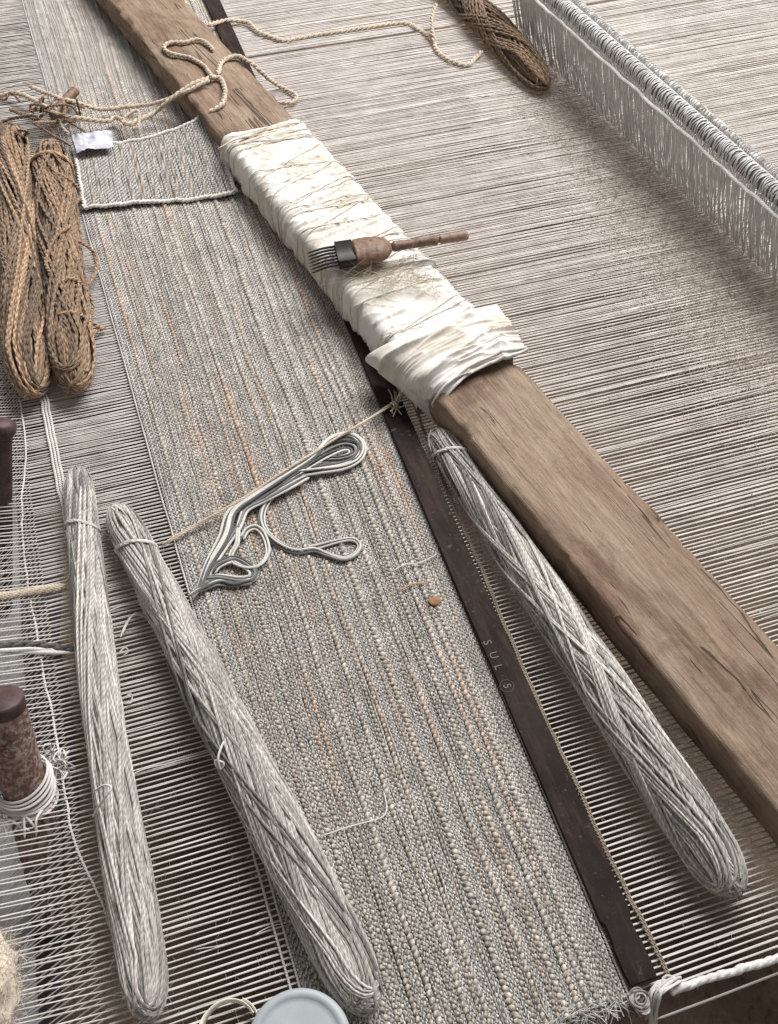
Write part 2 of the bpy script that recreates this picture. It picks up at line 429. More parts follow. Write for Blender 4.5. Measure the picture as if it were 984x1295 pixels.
# ------------------------------------------------------------------ warp
LX = lambda y: 0.027 - 0.0205 * np.asarray(y)          # left and right edge of the weaving
RX = lambda y: 0.300 + 0.0235 * np.asarray(y)
PITCH_W = 0.006
PITCH_T = 0.0061
def warp():
    root = thing('loom_warp', 'pale cotton warp threads stretched across the whole loom', 'warp')
    n = int((2.78 - 0.205) / PITCH_T)
    ctrl = np.array([-0.62, -0.30, -0.155, -0.07, 0.0, 0.16, 0.325, 0.45, 0.70, 1.00, 1.30, 1.8, 2.4])
    ztop = np.array([0.11, 0.034, 0.002, 0.001, 0.0, -0.002, 0.0, 0.001, 0.002, 0.002, 0.006, 0.010, 0.015])
    zlow = np.array([-0.36, -0.13, -0.001, -0.003, -0.003, -0.003, -0.003, -0.0015, -0.001, -0.001, 0.004, 0.008, 0.013])
    base = 0.205 + PITCH_T * np.arange(n)
    wid = np.array([2.6, 2.2, 0.6, 1.0, 0.25, 0.1, 0.3, 0.8, 1.5, 1.7, 1.2, 1.8, 2.4]) * 0.001
    rest, cnt = MB(), 0
    clump = np.stack([noise2(np.arange(n) * 0.61, 5.0 + k * 3.7, 40) for k in range(len(ctrl))], 1)
    clump2 = np.stack([noise2(np.arange(n) * 0.23, 5.0 + 1.1 * k, 41) for k in range(len(ctrl))], 1)
    for i in range(n):
        for lay in (0, 1):
            y = base[i] + lay * np.interp(ctrl, [-0.16, 0.0, 0.33, 0.8, 1.0], [0.0014, 0.0016, 0.0014, 0.0012, 0.0014]) + clump[i] * wid * 0.9 + clump2[i] * wid * 1.2 + rng.normal(0, 1, len(ctrl)) * wid * 0.35
            if abs(base[i] - 2.05) < 0.004: y = y + 0.008 * (ctrl > 0.3) 
            z = (ztop if lay == 0 else zlow) + rng.normal(0, 0.0006, len(ctrl)) * (np.abs(ctrl - 0.16) > 0.2)
            x = ctrl.copy()
            # past the spacing cord the threads run on in twos
            y[:2] = base[i - i % 2] + PITCH_T / 2 + rng.normal(0, 0.0006, 2) + (i % 2) * 0.001
            # the lower layer leans away where it runs down to the back beam
            pts = np.stack([x, y, z], 1)
            m = MB().tubes(pts, rng.uniform(0.00060, 0.00080), (0, 0, 1), 5, np.full(3, rng.uniform(0.84, 1.07)) * np.array([1, 0.995, 0.985]))
            if cnt < 300 and lay == 0:
                m.build('warp_thread', M_warp, root); cnt += 1
            else:
                rest.raw(m.V[0], m.F[0], m.S[0], m.T[0])
    rest.build('remaining_warp_threads', M_warp, root, kind='stuff')
    # lint clinging to the threads
    k = 6500
    x, y = rng.uniform(-0.2, 1.5, k), rng.uniform(0.22, 2.4, k)
    mb = MB(); base_p = np.stack([x, y, rng.uniform(0.0, 0.002, k)], 1)
    hairs(mb, base_p, np.tile([0, 0, 1.0], (k, 1)), np.tile([0, 1.0, 0], (k, 1)), 4, (0.004, 0.014), 0.00012, 0.2)
    mb.build('clinging_fibres', M_lint, root, kind='stuff')
    mb = MB()
    for k in range(46):
        y = rng.uniform(0.25, 2.3); x0 = rng.uniform(0.42, 1.0) if k % 4 else rng.uniform(-0.14, -0.05); ln = rng.uniform(0.12, 0.6) if k % 4 else 0.10
        t = np.linspace(0, 1, 24)
        q = np.stack([x0 + ln * t, y + 0.012 * rng.normal() * t + 0.003 * noise2(t * 4, k * 3.0, 44), 0.0022 + 0.0016 * np.sin(math.pi * t)], 1)
        mb.tubes(q, rng.uniform(0.0004, 0.0008), (0, 0, 1), 5, np.full(3, rng.uniform(0.75, 1.05)))
    for k in range(150):                                    # joining knots
        c = np.array([rng.uniform(0.4, 1.4), 0.205 + PITCH_T * rng.integers(0, n), 0.0008])
        a = np.linspace(0, 4 * math.pi, 14)
        mb.tubes(c + np.stack([0.0012 * (a / 6 - 1), 0.0010 * np.cos(a), 0.0010 * np.sin(a)], 1), 0.0007, (1, 0, 0), 4)
    mb.build('slack_threads_and_knots', M_warp, root, kind='stuff')
    return root
warp()

def cords_along_warp():
    # thick white edge cord and the thin thread below it at the near end of the warp
    mb = MB()
    ec = smooth(PW([(846, 1254, -0.004), (880, 1243), (915, 1232), (950, 1222), (984, 1211), (1100, 1178)]), n=150)
    tt_ = np.arange(150)
    ec = ec + np.stack([noise2(tt_ * 0.13, 2.0 + q, 290) for q in range(3)], 1) * 0.0009
    mb.tubes(helix_plies(ec, 0.0036, 3, 0.03, sep=0.30), (0.0031 * (1 + 0.14 * noise2(tt_ * 0.3, 1.0, 291)))[None].repeat(3, 0), sides=8)
    hairs(mb, ec, np.tile([0, 0, 1.0], (150, 1)), np.tile([1.0, 0, 0], (150, 1)), 5, (0.004, 0.009), 0.00008, 0.6)
    thing('', 'thick white cotton cord along the near edge of the warp', 'cord', mesh=mb.build('edge_cord', M_white))
    mb = MB()
    a = P(828, 1290, -0.05); bq = P(984, 1231, -0.02)
    mb.tubes(smooth([a, (a + bq) / 2 + np.array([0, 0, -0.002]), bq, bq + (bq - a)], n=30), 0.0012, sides=6)
    thing('', 'single thin cream thread stretched over the bare earth below the edge cord', 'thread', mesh=mb.build('tight_thread', M_warp))
cords_along_warp()

# ------------------------------------------------------------------ weaving: every weft row a real, bumpy yarn
def ygrid(y0, y1):
    ys, y = [], y0
    while y < y1:
        ys.append(y)
        y += PITCH_W / (6 if y < 0.9 else 5 if y < 1.5 else 4)
    return np.array(ys)

def weaving():
    root = thing('woven_rug', 'long grey and tan handwoven strip with beaded jute rows on the loom', 'rug')
    ys = ygrid(0.207, 2.74)
    Lx, Rx = LX(ys), RX(ys)
    W = 0.300
    seq, x = [], 0.0
    for w in (2.2, 2.6, 3.0, 3.0, 3.0): seq.append(('g', w)); x += w
    j = 0
    while x < 296:
        big = rng.random() < 0.6
        w = rng.uniform(4.8, 6.2) if big else rng.uniform(3.2, 4.2)
        seq.append(('j' if big else 'h', w)); x += w
        for k in range(rng.integers(2, 6) if big else rng.integers(1, 5)):
            w = rng.uniform(1.8, 2.7); seq.append(('g', w)); x += w
        j += 1
    for w in (2.8, 2.6, 2.4): seq.append(('g', w)); x += w
    tot = sum(w for _, w in seq); x = 0.0
    for k, (t, w) in enumerate(seq):
        u = (x + w / 2) / tot; x += w
        wf = noise2(u * 7, ys * 4.0, 60) * 0.0026 + noise2(u * 30, ys * 14, 61) * 0.0011 + noise2(u * 90, ys * 60, 77) * 0.0005
        edge = min(1, min(u, 1 - u) * 12)
        scl = (Rx - Lx) / tot
        xx = Lx + (Rx - Lx) * u + wf * edge
        r = 0.5 * w * scl * (1.12 if t != 'g' else 1.16)
        r = r * (1 + 0.16 * noise2(ys * 22, u * 90, 62) + 0.14 * np.clip(noise2(ys * 7, u * 210, 78), -0.6, 1))
        ph = 2 * math.pi * ys / PITCH_W + math.pi * (k % 2) + 1.6 * noise2(ys * 9, u * 50, 66) + 0.9 * noise2(ys * 70, u * 90, 76)
        cw = np.cos(ph)
        if t == 'g':
            z = 0.0016 + 0.00085 * cw; rr = r * (1 + 0.10 * cw); flat = 0.9
            g = 1.0 + 0.14 * noise2(ys * 3, u * 40, 63) + 0.18 * noise2(ys / PITCH_W * 0.7, u * 333, 68) + rng.uniform(-0.16, 0.12)
            tint = np.stack([g, g * 0.992, g * 0.985], 1)
            m_ = M_greyw
        else:
            z = 0.0016 + 0.0014 * cw + 0.0006 * noise2(ys / PITCH_W, u * 77, 69); rr = r * (0.93 + 0.19 * cw + 0.14 * noise2(ys / PITCH_W, u * 55, 71)); flat = 0.85
            # handspun jute: warm stretches and paler, greyer stretches along each row
            q = np.clip(0.14 + 0.75 * noise2(ys * 5.5, u * 37, 64) + 0.25 * noise2(ys * 60, u * 90, 65), 0, 1)[:, None]
            fade = (np.clip((ys - 1.3) / 0.7, 0, 1)[:, None] * 0.55 + np.clip((0.8 - ys) / 0.4, 0, 1)[:, None] * 0.6)
            q = np.clip(1.35 * q ** 1.5, 0, 1) * (1 - fade)
            tint = (q * np.array([1.10, 0.88, 0.72]) + (1 - q) * np.array([0.98, 1.07, 1.16])) * (1 + 0.22 * noise2(ys / PITCH_W * 0.9, u * 333, 67))[:, None]
            if t == 'h': tint = tint * 0.96
            m_ = M_jutew
        Q = np.stack([xx, ys, z], 1)
        mb = MB().tubes(Q, rr[None], (0, 0, 1), 4, tint[None], arc=(-0.35, math.pi + 0.35), flat=flat)
        sl = (0.9 if k % 2 else -0.9) if t == 'g' else 0.28 * (1 if (k // 3) % 2 else -1)
        mb.V[0][:, 1] += sl * (mb.V[0][:, 0] - np.repeat(xx, 5))
        mb.build('weft_row' if t == 'g' else 'jute_weft_row', m_, root)
    # dark underside seen only in the gaps between rows
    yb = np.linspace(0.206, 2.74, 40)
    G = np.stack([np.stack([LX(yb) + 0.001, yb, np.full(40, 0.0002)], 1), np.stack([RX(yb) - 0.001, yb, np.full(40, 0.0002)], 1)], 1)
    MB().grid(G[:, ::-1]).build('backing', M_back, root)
    # chained selvage cords at both sides, and the white ones just off the left edge
    mb = MB()
    for off, side in ((-0.0022, 0), (-0.0105, 0), (0.003, 1)):
        yy = np.linspace(0.207, 2.74, 60)
        xx = (LX(yy) if side == 0 else RX(yy)) + off + 0.0006 * noise2(yy * 20, off * 900, 70)
        pts = np.stack([xx, yy, np.full(60, 0.002)], 1)
        if off == -0.0105: pts = pts[:14]
        rope(mb, pts, 0.0012, 2, 0.006, sides=4, wob=0.0002)
    mb.build('selvage_cord', M_warp, root)
    # ragged near end with white tufts
    mb = MB()
    k = 1100
    x = rng.uniform(LX(0.2), RX(0.2), k)
    Q0 = np.stack([x, np.full(k, 0.210), np.full(k, 0.002)], 1)
    hairs(mb, Q0, np.tile([0, -0.5, -0.6], (k, 1)), np.tile([0.6, 0.0, 0], (k, 1)), 6, (0.008, 0.024), 0.00035, 1.2)
    mb.build('end_tufts', M_white, root, kind='stuff')
    # loose hair on the surface
    k = 7000
    y = 0.22 + 2.2 * rng.random(k) ** 1.3
    x = LX(y) + (RX(y) - LX(y)) * rng.random(k)
    mb = MB()
    hairs(mb, np.stack([x, y, np.full(k, 0.0035)], 1), np.tile([0, 0, 1.0], (k, 1)), np.tile([0.0, 1, 0], (k, 1)), 5, (0.004, 0.016), 0.00013, 0.35)
    mb.build('surface_fuzz', M_lint, root, kind='stuff')
weaving()

def chains():
    # twined spacing cords on the warp
    def chain(pts, name, label, m, R=0.0018, z=0.004, rows=1, gap=0.004, tint=None):
        mb = MB(); base = PW(pts, z)
        for k in range(rows):
            rope(mb, base + np.array([gap * k, 0, 0]), R, 2, 0.008, sides=5, tint=tint, wob=0.0012)
        thing('', label, 'cord', mesh=mb.build(name, m))
    chain([(25, 505), (32, 560), (31, 600), (27, 640), (31, 700), (36, 745), (46, 800), (55, 850), (66, 905), (75, 955), (83, 1005), (93, 1060), (108, 1100), (127, 1135), (146, 1190)],
          'spacing_cord', 'thin white twined cord crossing the warp threads left of the grey skeins', M_warp, 0.0013)
    chain([(51, 500), (58, 540), (67, 585), (76, 630), (92, 700)], 'twined_band', 'narrow twined band of cords on the warp below the left jute skeins', M_warp, 0.0018, rows=3, gap=0.0042)
    chain([(503, 455), (526, 520), (555, 595), (608, 720), (667, 860), (727, 990), (785, 1115), (828, 1200), (846, 1238)], 'warp_chain',
          'dull brown twined cord on the warp along the right side of the steel bar', M_rope, 0.0012, z=0.0025, rows=2, gap=0.0022, tint=np.array([0.5, 0.48, 0.46]))
chains()

# ------------------------------------------------------------------ steel bar
def steel_bar():
    root = thing('steel_bar', 'long flat dark steel bar stamped with letters lying beside the woven strip', 'metal bar')
    # outline in plan: centre line with notches at the near end
    y0, y1 = 0.214, 2.75
    cx = lambda y: np.interp(y, [0.2, 0.41, 0.60, 0.82, 1.2, 2.14, 2.75], [0.3225, 0.3290, 0.3308, 0.3350, 0.3450, 0.3570, 0.3640])
    L = y1 - y0
    ss = np.concatenate([[0, 0.012, 0.030, 0.036, 0.040, 0.058, 0.062, 0.07], np.linspace(0.1, L, 120)])
    hl = np.interp(ss, [0, 0.012, 0.03, 0.036, 0.040, 0.058, 0.062, L], [0.0135, 0.0145, 0.0145, 0.0145, 0.0128, 0.0128, 0.0160, 0.0160])
    hr = hl + noise2(ss * 40, 7.0, 80) * 0.0003; hl = hl + noise2(ss * 40, 1.0, 80) * 0.0003
    xc = np.convolve(np.pad(cx(y0 + np.linspace(0, L, 200)), 12, 'edge'), np.ones(25) / 25, 'valid'); xc = np.interp(ss, np.linspace(0, L, 200), xc)
    d = unit(np.array([cx(0.75) - cx(0.45), 0.30])); nrm = np.array([d[1], -d[0]])
    prof = [(-1, 0.0), (-1, 0.0055), (-0.97, 0.0063), (0, 0.0063), (0.97, 0.0063), (1, 0.0055), (1, 0.0)]
    G = np.zeros((len(ss), len(prof), 3))
    for j, (q, h) in enumerate(prof):
        G[:, j, 0] = xc + np.where(q < 0, hl, hr) * q
        G[:, j, 1] = y0 + ss; G[:, j, 2] = 0.0045 + h
    mb = MB().grid(G)
    for e, fl in ((0, 1), (-1, 0)):
        V = G[e]; F = [(0, 1, 2, 3), (0, 3, 6, 6)]
        V4 = np.array([V[0], V[1], V[5], V[6]])
        mb.raw(V4, [(0, 1, 2, 3) if fl else (3, 2, 1, 0)])
    mb.build('bar_body', M_steel, root, flat_shade=True)
    # stamped marks: S U L and a ringed figure 5, reading down the bar
    zt = 0.0045 + 0.0063
    def stamp(ch, px, py, size):
        fc = bpy.data.curves.new('letter', 'FONT'); fc.body = ch; fc.size = size; fc.extrude = 0.0004
        fc.align_x, fc.align_y = 'CENTER', 'CENTER'; fc.resolution_u = 3
        to = bpy.data.objects.new('letter_tmp', fc); COL.objects.link(to)
        dg = bpy.context.evaluated_depsgraph_get()
        me = bpy.data.meshes.new_from_object(to.evaluated_get(dg))
        bpy.data.objects.remove(to)
        me.materials.clear(); me.materials.append(M_stamp)
        o = bpy.data.objects.new('stamped_letter', me); COL.objects.link(o)
        w = P(px, py, zt)
        ex, ey = Vector((-d[0], -d[1], 0)), Vector((nrm[0], nrm[1], 0))
        o.matrix_world = Matrix(((ex.x, ey.x, 0, w[0]), (ex.y, ey.y, 0, w[1]), (0, 0, 1, zt + 0.00025), (0, 0, 0, 1)))
        o.parent = root
        return o
    stamp('S', 616, 813, 0.0135); stamp('U', 624, 829, 0.0135); stamp('L', 630, 844, 0.0135)
    stamp('5', 641, 868, 0.0125)
    w = P(641, 868, zt)
    a = np.linspace(0, 2 * math.pi, 25)
    MB().tubes(np.stack([w[0] + 0.0078 * np.cos(a), w[1] + 0.0078 * np.sin(a), np.full(25, zt + 0.0003)], 1), 0.0006, sides=4, caps=False).build('stamped_ring', M_stamp, root)
steel_bar()

# ------------------------------------------------------------------ timber beam
BZ0, BZ1 = 0.0105, 0.062
_ax0 = (P(235, 0, BZ1) + P(138, 8, BZ1)) / 2
_ax1 = (P(984, 812, BZ1) + P(925, 955, BZ1) * 1.0) / 2
bL0, bL1 = P(290, 190, BZ1), P(943, 970, BZ1)
bR0, bR1 = P(235, 0, BZ1), P(984, 812, BZ1)
bd = unit((bR1 - bR0)[:2]); bd = np.array([bd[0], bd[1], 0]); bn = np.array([-bd[1], bd[0], 0])      # bd runs towards the viewer, bn to the right
def bco(p): return float(np.dot(p - bR0, bd)), float(np.dot(p - bR0, bn))
BW = abs(np.mean([bco(bL0)[1], bco(bL1)[1]]))
BSGN = 1.0 if bco(bL0)[1] > 0 else -1.0
B0 = bR0 + bn * BSGN * BW / 2                                           # centre line, level of the top
B0 = np.array([B0[0], B0[1], 0.0])
RIGHT = -bn * BSGN
def beam_pt(s, a, z): return B0 + bd * s + RIGHT * a + np.array([0, 0, z])
def beam():
    ns = 420
    S = np.linspace(-0.45, 2.35, ns)
    rad = 0.009
    sec = []
    h, w = BZ1 - BZ0, BW / 2
    for (cx, cz, a0) in ((-w + rad, BZ0 + rad, math.pi), (-w + rad, BZ1 - rad, math.pi / 2), (w - rad, BZ1 - rad, 0), (w - rad, BZ0 + rad, -math.pi / 2)):
        order = np.linspace(a0 + math.pi / 2, a0, 5)
        sec.append([(cx + rad * math.cos(t), cz + rad * math.sin(t)) for t in order])
    pts = []
    for k in range(4):
        pts += sec[k]
        nxt = sec[(k + 1) % 4][0]; cur = sec[k][-1]
        m = 14 if k in (1, 3) else 5
        for q in np.linspace(0, 1, m + 2)[1:-1]:
            pts.append((cur[0] + (nxt[0] - cur[0]) * q, cur[1] + (nxt[1] - cur[1]) * q))
    A = np.array([p[0] for p in pts]); Zc = np.array([p[1] for p in pts])
    SS, AA = np.meshgrid(S, A, indexing='ij'); _, ZZ = np.meshgrid(S, Zc, indexing='ij')
    edge = np.clip((np.abs(AA) - w + 0.012) / 0.012, 0, 1) * np.clip((ZZ - BZ0) / h, 0, 1)
    chip = np.clip(fbm(SS * 40, np.sign(AA) * 3.3, 90, 4) - 0.45, 0, 1) * 0.012 * edge
    swell = 0.0014 * noise2(SS * 2.0, np.sign(AA) * 5, 91)
    D = 0.0011 * fbm(SS * 34, AA * 110, 92) + 0.0014 * noise2(SS * 11, AA * 40, 93) - 0.0016 * np.clip(fbm(SS * 18, AA * 55, 94) - 0.55, 0, 1)
    top = np.clip((ZZ - BZ1 + 0.01) / 0.01, 0, 1)
    X = AA + np.sign(AA) * (swell - chip * 0.8) + np.where(np.abs(AA) > w - 0.002, D, 0)
    Z2 = ZZ + D * top - chip * 0.7 * top
    Z2 = np.maximum(Z2, BZ0)
    # local frame: Y along the beam so that the grain runs along it
    G = np.stack([X, -SS, Z2], -1)
    o = MB().grid(G, closed_v=True).build('timber_beam', M_wood)
    rx, ry = RIGHT, -bd
    o.matrix_world = Matrix(((rx[0], ry[0], 0, B0[0]), (rx[1], ry[1], 0, B0[1]), (0, 0, 1, 0), (0, 0, 0, 1)))
    if np.cross(rx, ry)[2] < 0: print('beam frame mirrored')
    # end caps
    caps = MB()
    for e in (0, -1):
        ring = G[e]; c = ring.mean(0)
        V = np.vstack([ring, c[None]]); n = len(ring)
        caps.raw(V, [(i, (i + 1) % n, n, n) if e == 0 else ((i + 1) % n, i, n, n) for i in range(n)])
    co_ = caps.build('end_grain', M_wood, o)
    thing('', 'heavy weathered brown timber plank lying slantwise across the warp', 'beam', mesh=o)
beam()

# ------------------------------------------------------------------ white cloth wound round the beam
def ridge(n, p=2.0): return (1 - np.abs(n)) ** p
CS0 = bco(P(330, 160, 0.07))[0] - 0.01
CS1 = bco(P(560, 470, 0.07))[0] + 0.0
def cloth_h(S, T):
    """thickness of the wrapped cloth over the beam: folds pulled slantwise across it"""
    a1, a2, a3 = 0.30, -0.42, 0.05
    wob = 0.5 * noise2(S * 9, T * 12, 100)
    def dirn(a, f1, f2, sd):
        u = S * math.cos(a) + T * math.sin(a); v = -S * math.sin(a) + T * math.cos(a)
        return ridge(np.clip(noise2(u * f1 + wob, v * f2, sd) * 1.3, -1, 1), 4.0)
    m = 0.5 + 0.5 * np.clip(2.2 * noise2(S * 7, T * 7, 103), -1, 1)
    def lap(a, f, sd, wv):
        """overlapping windings: a slow rise and a sharp drop at each cloth edge"""
        u = S * math.cos(a) + T * math.sin(a)
        x = u * f + wv * noise2(S * 10 + sd, T * 8, sd) + 0.35 * noise2(S * 30, T * 22, sd + 1)
        fr = x - np.floor(x)
        amp = 0.55 + 0.45 * noise2(np.floor(x) * 1.7, T * 9, sd + 2)
        return amp * np.minimum(fr / 0.88, np.clip((1 - fr) / 0.12, 0, 1))
    sel = np.clip(3 * noise2(S * 6, T * 8, 112), -1, 1) * 0.5 + 0.5
    h = 0.0058 * (sel * lap(0.22, 34, 113, 0.9) + (1 - sel) * lap(-0.40, 27, 117, 1.1))
    h = h + 0.0030 * (m * dirn(a1, 60, 9, 104) + (1 - m) * dirn(a2, 52, 8, 105)) + 0.0016 * dirn(0.8, 85, 16, 109) + 0.0014 * dirn(-0.7, 130, 22, 107)
    return 0.0014 + h + 0.0022 * (0.5 + 0.5 * noise2(S * 12, T * 9, 108))
def perim(nt):
    """rounded section of the beam as a function of arc length from the bottom right, over the top, to the bottom left"""
    w, r = BW / 2, 0.012
    segs = [((w, BZ0), (w, BZ1)), ((w, BZ1), (-w, BZ1)), ((-w, BZ1), (-w, BZ0)), ((-w, BZ0), (w, BZ0))]
    L = np.cumsum([0] + [math.dist(*s) for s in segs])
    t = np.linspace(0, L[-1], nt, endpoint=False)
    p = np.zeros((nt, 2)); nn = np.zeros((nt, 2))
    def at(tt):
        tt = tt % L[-1]
        k = int(np.searchsorted(L, tt, 'right') - 1); k = min(k, 3)
        f = (tt - L[k]) / (L[k + 1] - L[k])
        a, b_ = segs[k]
        return np.array([a[0] + (b_[0] - a[0]) * f, a[1] + (b_[1] - a[1]) * f])
    for i, tt in enumerate(t):
        p[i] = np.mean([at(tt + q) for q in np.linspace(-r, r, 9)], 0)
        d_ = at(tt + r) - at(tt - r); nn[i] = np.array([d_[1], -d_[0]]) / np.linalg.norm(d_)
    return t, p, nn
def cloth():
    root = thing('cloth_wrapping', 'crumpled white cotton cloth wound round the middle of the timber plank', 'cloth')
    ns, ntt = 460, 300
    S = np.linspace(CS0, CS1, ns)
    t, p, nn = perim(ntt)
    SS, TT = np.meshgrid(S, t, indexing='ij')
    Hh = cloth_h(SS, TT)
    endf = np.clip((SS - CS0) / 0.012, 0, 1) ** 0.6
    Hh = Hh * (0.35 + 0.65 * endf) + 0.002
    # slanted, uneven ends
    S2 = SS + 0.010 * noise2(TT * 11, 3.0, 110) * np.clip(1 - (SS - CS0) / 0.1, 0, 1)
    A = p[None, :, 0] + nn[None, :, 0] * Hh; Z = p[None, :, 1] + nn[None, :, 1] * Hh
    Z = np.maximum(Z, 0.0045)
    G = B0 + S2[..., None] * bd + A[..., None] * RIGHT
    G[..., 2] = Z
    MB().grid(G[:, ::-1], closed_v=True).build('wound_cloth', M_cloth, root)
    # the loose end: pleats swept from the tip on the right round to the hanging tip on the left
    zt = BZ1
    up_c = PW([(628, 384, zt + 0.010), (590, 394, zt + 0.016), (540, 412, zt + 0.017), (490, 434, zt + 0.013), (462, 453, zt - 0.006), (478, 469, 0.028), (515, 500, 0.019), (548, 532, 0.012)])
    mid_c = PW([(652, 420, zt + 0.010), (615, 422, zt + 0.019), (568, 440, zt + 0.022), (534, 462, zt + 0.017), (518, 478, zt + 0.001), (525, 495, 0.036), (538, 515, 0.022), (550, 536, 0.012)])
    lo_c = PW([(668, 447, zt + 0.008), (640, 456, zt + 0.008), (610, 466, zt + 0.008), (585, 480, zt + 0.007), (569, 497, zt - 0.002), (561, 510, 0.044), (556, 522, 0.026), (554, 538, 0.010)])
    n1, n2 = 160, 120
    a, m_, l = smooth(up_c, n=n1), smooth(mid_c, n=n1), smooth(lo_c, n=n1)
    v = np.linspace(0, 1, n2)[None, :, None]; u = np.linspace(0, 1, n1)[:, None]
    G = a[:, None] * ((1 - v) * (1 - 2 * v)) + m_[:, None] * (4 * v * (1 - v)) + l[:, None] * (v * (2 * v - 1))
    V_ = v[..., 0]
    pl = ridge(noise2(V_ * 5.5 + 0.9 * noise2(u * 3, V_ * 3, 121), u * 2.0, 120), 4) * 0.0075 + ridge(noise2(V_ * 15 + 0.6 * noise2(u * 5, V_ * 4, 123), u * 5, 122), 3) * 0.0045 + ridge(noise2(V_ * 30 + 0.8 * noise2(u * 6, V_ * 9, 125), u * 4, 124), 4) * 0.0016
    nz = np.cross(np.gradient(G, axis=0), np.gradient(G, axis=1)); nz = unit(nz)
    if nz[..., 2].mean() < 0: nz = -nz
    G = G + nz * (pl * np.clip(np.minimum(V_ * 6, 1) * 1, 0, 1) * np.clip((1 - u) * 5 + 0.15, 0, 1))[..., None]
    th = 0.0012
    mb = MB().grid(G); mb.grid((G - nz * th)[:, ::-1])
    mb.build('loose_cloth_end', M_cloth, root)
    # hem rolls of the loose end: two rope-like pleats
    mb = MB()
    for k, vv in enumerate((0.985, 0.90)):
        j = int(vv * (n2 - 1)); q = G[:, j] + nz[:, j] * 0.002
        mb.tubes(q, 0.0022 if k == 0 else 0.0017, (0, 0, 1), 8)
    mb.build('rolled_hem', M_cloth, root)
    # binding threads
    mb = MB()
    tl = t; Ltot = tl[-1] + (tl[1] - tl[0])
    tops = np.linspace(-0.01, BW + 2 * (BZ1 - BZ0), 90)
    for k in range(34):
        s0 = rng.uniform(CS0 + 0.01, CS1 - 0.06)
        if k > 24: s0 = CS0 + 0.62 * (CS1 - CS0) + rng.uniform(-0.05, 0.06)
        sl = rng.uniform(-0.35, 0.35)
        tt = np.linspace(0.005, BW + 2 * (BZ1 - BZ0) - 0.005, 110)
        sv = s0 + sl * (tt - 0.12) + 0.006 * noise2(tt * 25, k * 3.1, 130)
        pp = np.stack([np.interp(tt, t, p[:, 0]), np.interp(tt, t, p[:, 1])], 1)
        n_ = np.stack([np.interp(tt, t, nn[:, 0]), np.interp(tt, t, nn[:, 1])], 1)
        hh = cloth_h(sv, tt)
        hh = np.convolve(np.pad(hh, 4, 'edge'), np.ones(9) / 9, 'valid') * 0.85 + 0.0045
        hh = np.maximum(hh, cloth_h(sv, tt) + 0.0023)
        a_ = pp[:, 0] + n_[:, 0] * hh; z_ = np.maximum(pp[:, 1] + n_[:, 1] * hh, 0.005)
        q = B0 + sv[:, None] * bd + a_[:, None] * RIGHT; q[:, 2] = z_
        rf = n_[:, :1] * RIGHT + n_[:, 1:] * np.array([0, 0, 1.0])
        mb.tubes(q, rng.uniform(0.0005, 0.0009), rf, 5, np.array([1, 0.97, 0.9]) * rng.uniform(0.8, 1))
    mb.build('binding_threads', M_warp, root, kind='stuff')
    # two straight binding cords at the far end
    mb = MB()
    for (pa, pb) in (((327, 167), (378, 155)), ((300, 176), (372, 161))):
        mb.tubes(smooth(PW([(pa[0] - 25, pa[1] + 12, 0.07), (*pa, 0.073), ((pa[0] + pb[0]) / 2, (pa[1] + pb[1]) / 2, 0.073), (*pb, 0.071), (pb[0] + 8, pb[1] + 5, 0.05)]), n=24), 0.0013)
    mb.build('binding_cord', M_rope, root)
    # straw-like fluff in the middle
    mb = MB(); k = 260
    c = np.array([P(x, y, 0.084) for x, y in zip(rng.normal(505, 34, k), rng.normal(352, 8, k))])
    hairs(mb, c, np.tile([0, 0, 1.0], (k, 1)), np.tile(RIGHT, (k, 1)), 5, (0.01, 0.035), 0.00022, 0.5, np.array([0.95, 0.9, 0.75]))
    mb.build('loose_fibres', M_rope, root, kind='stuff')
cloth()

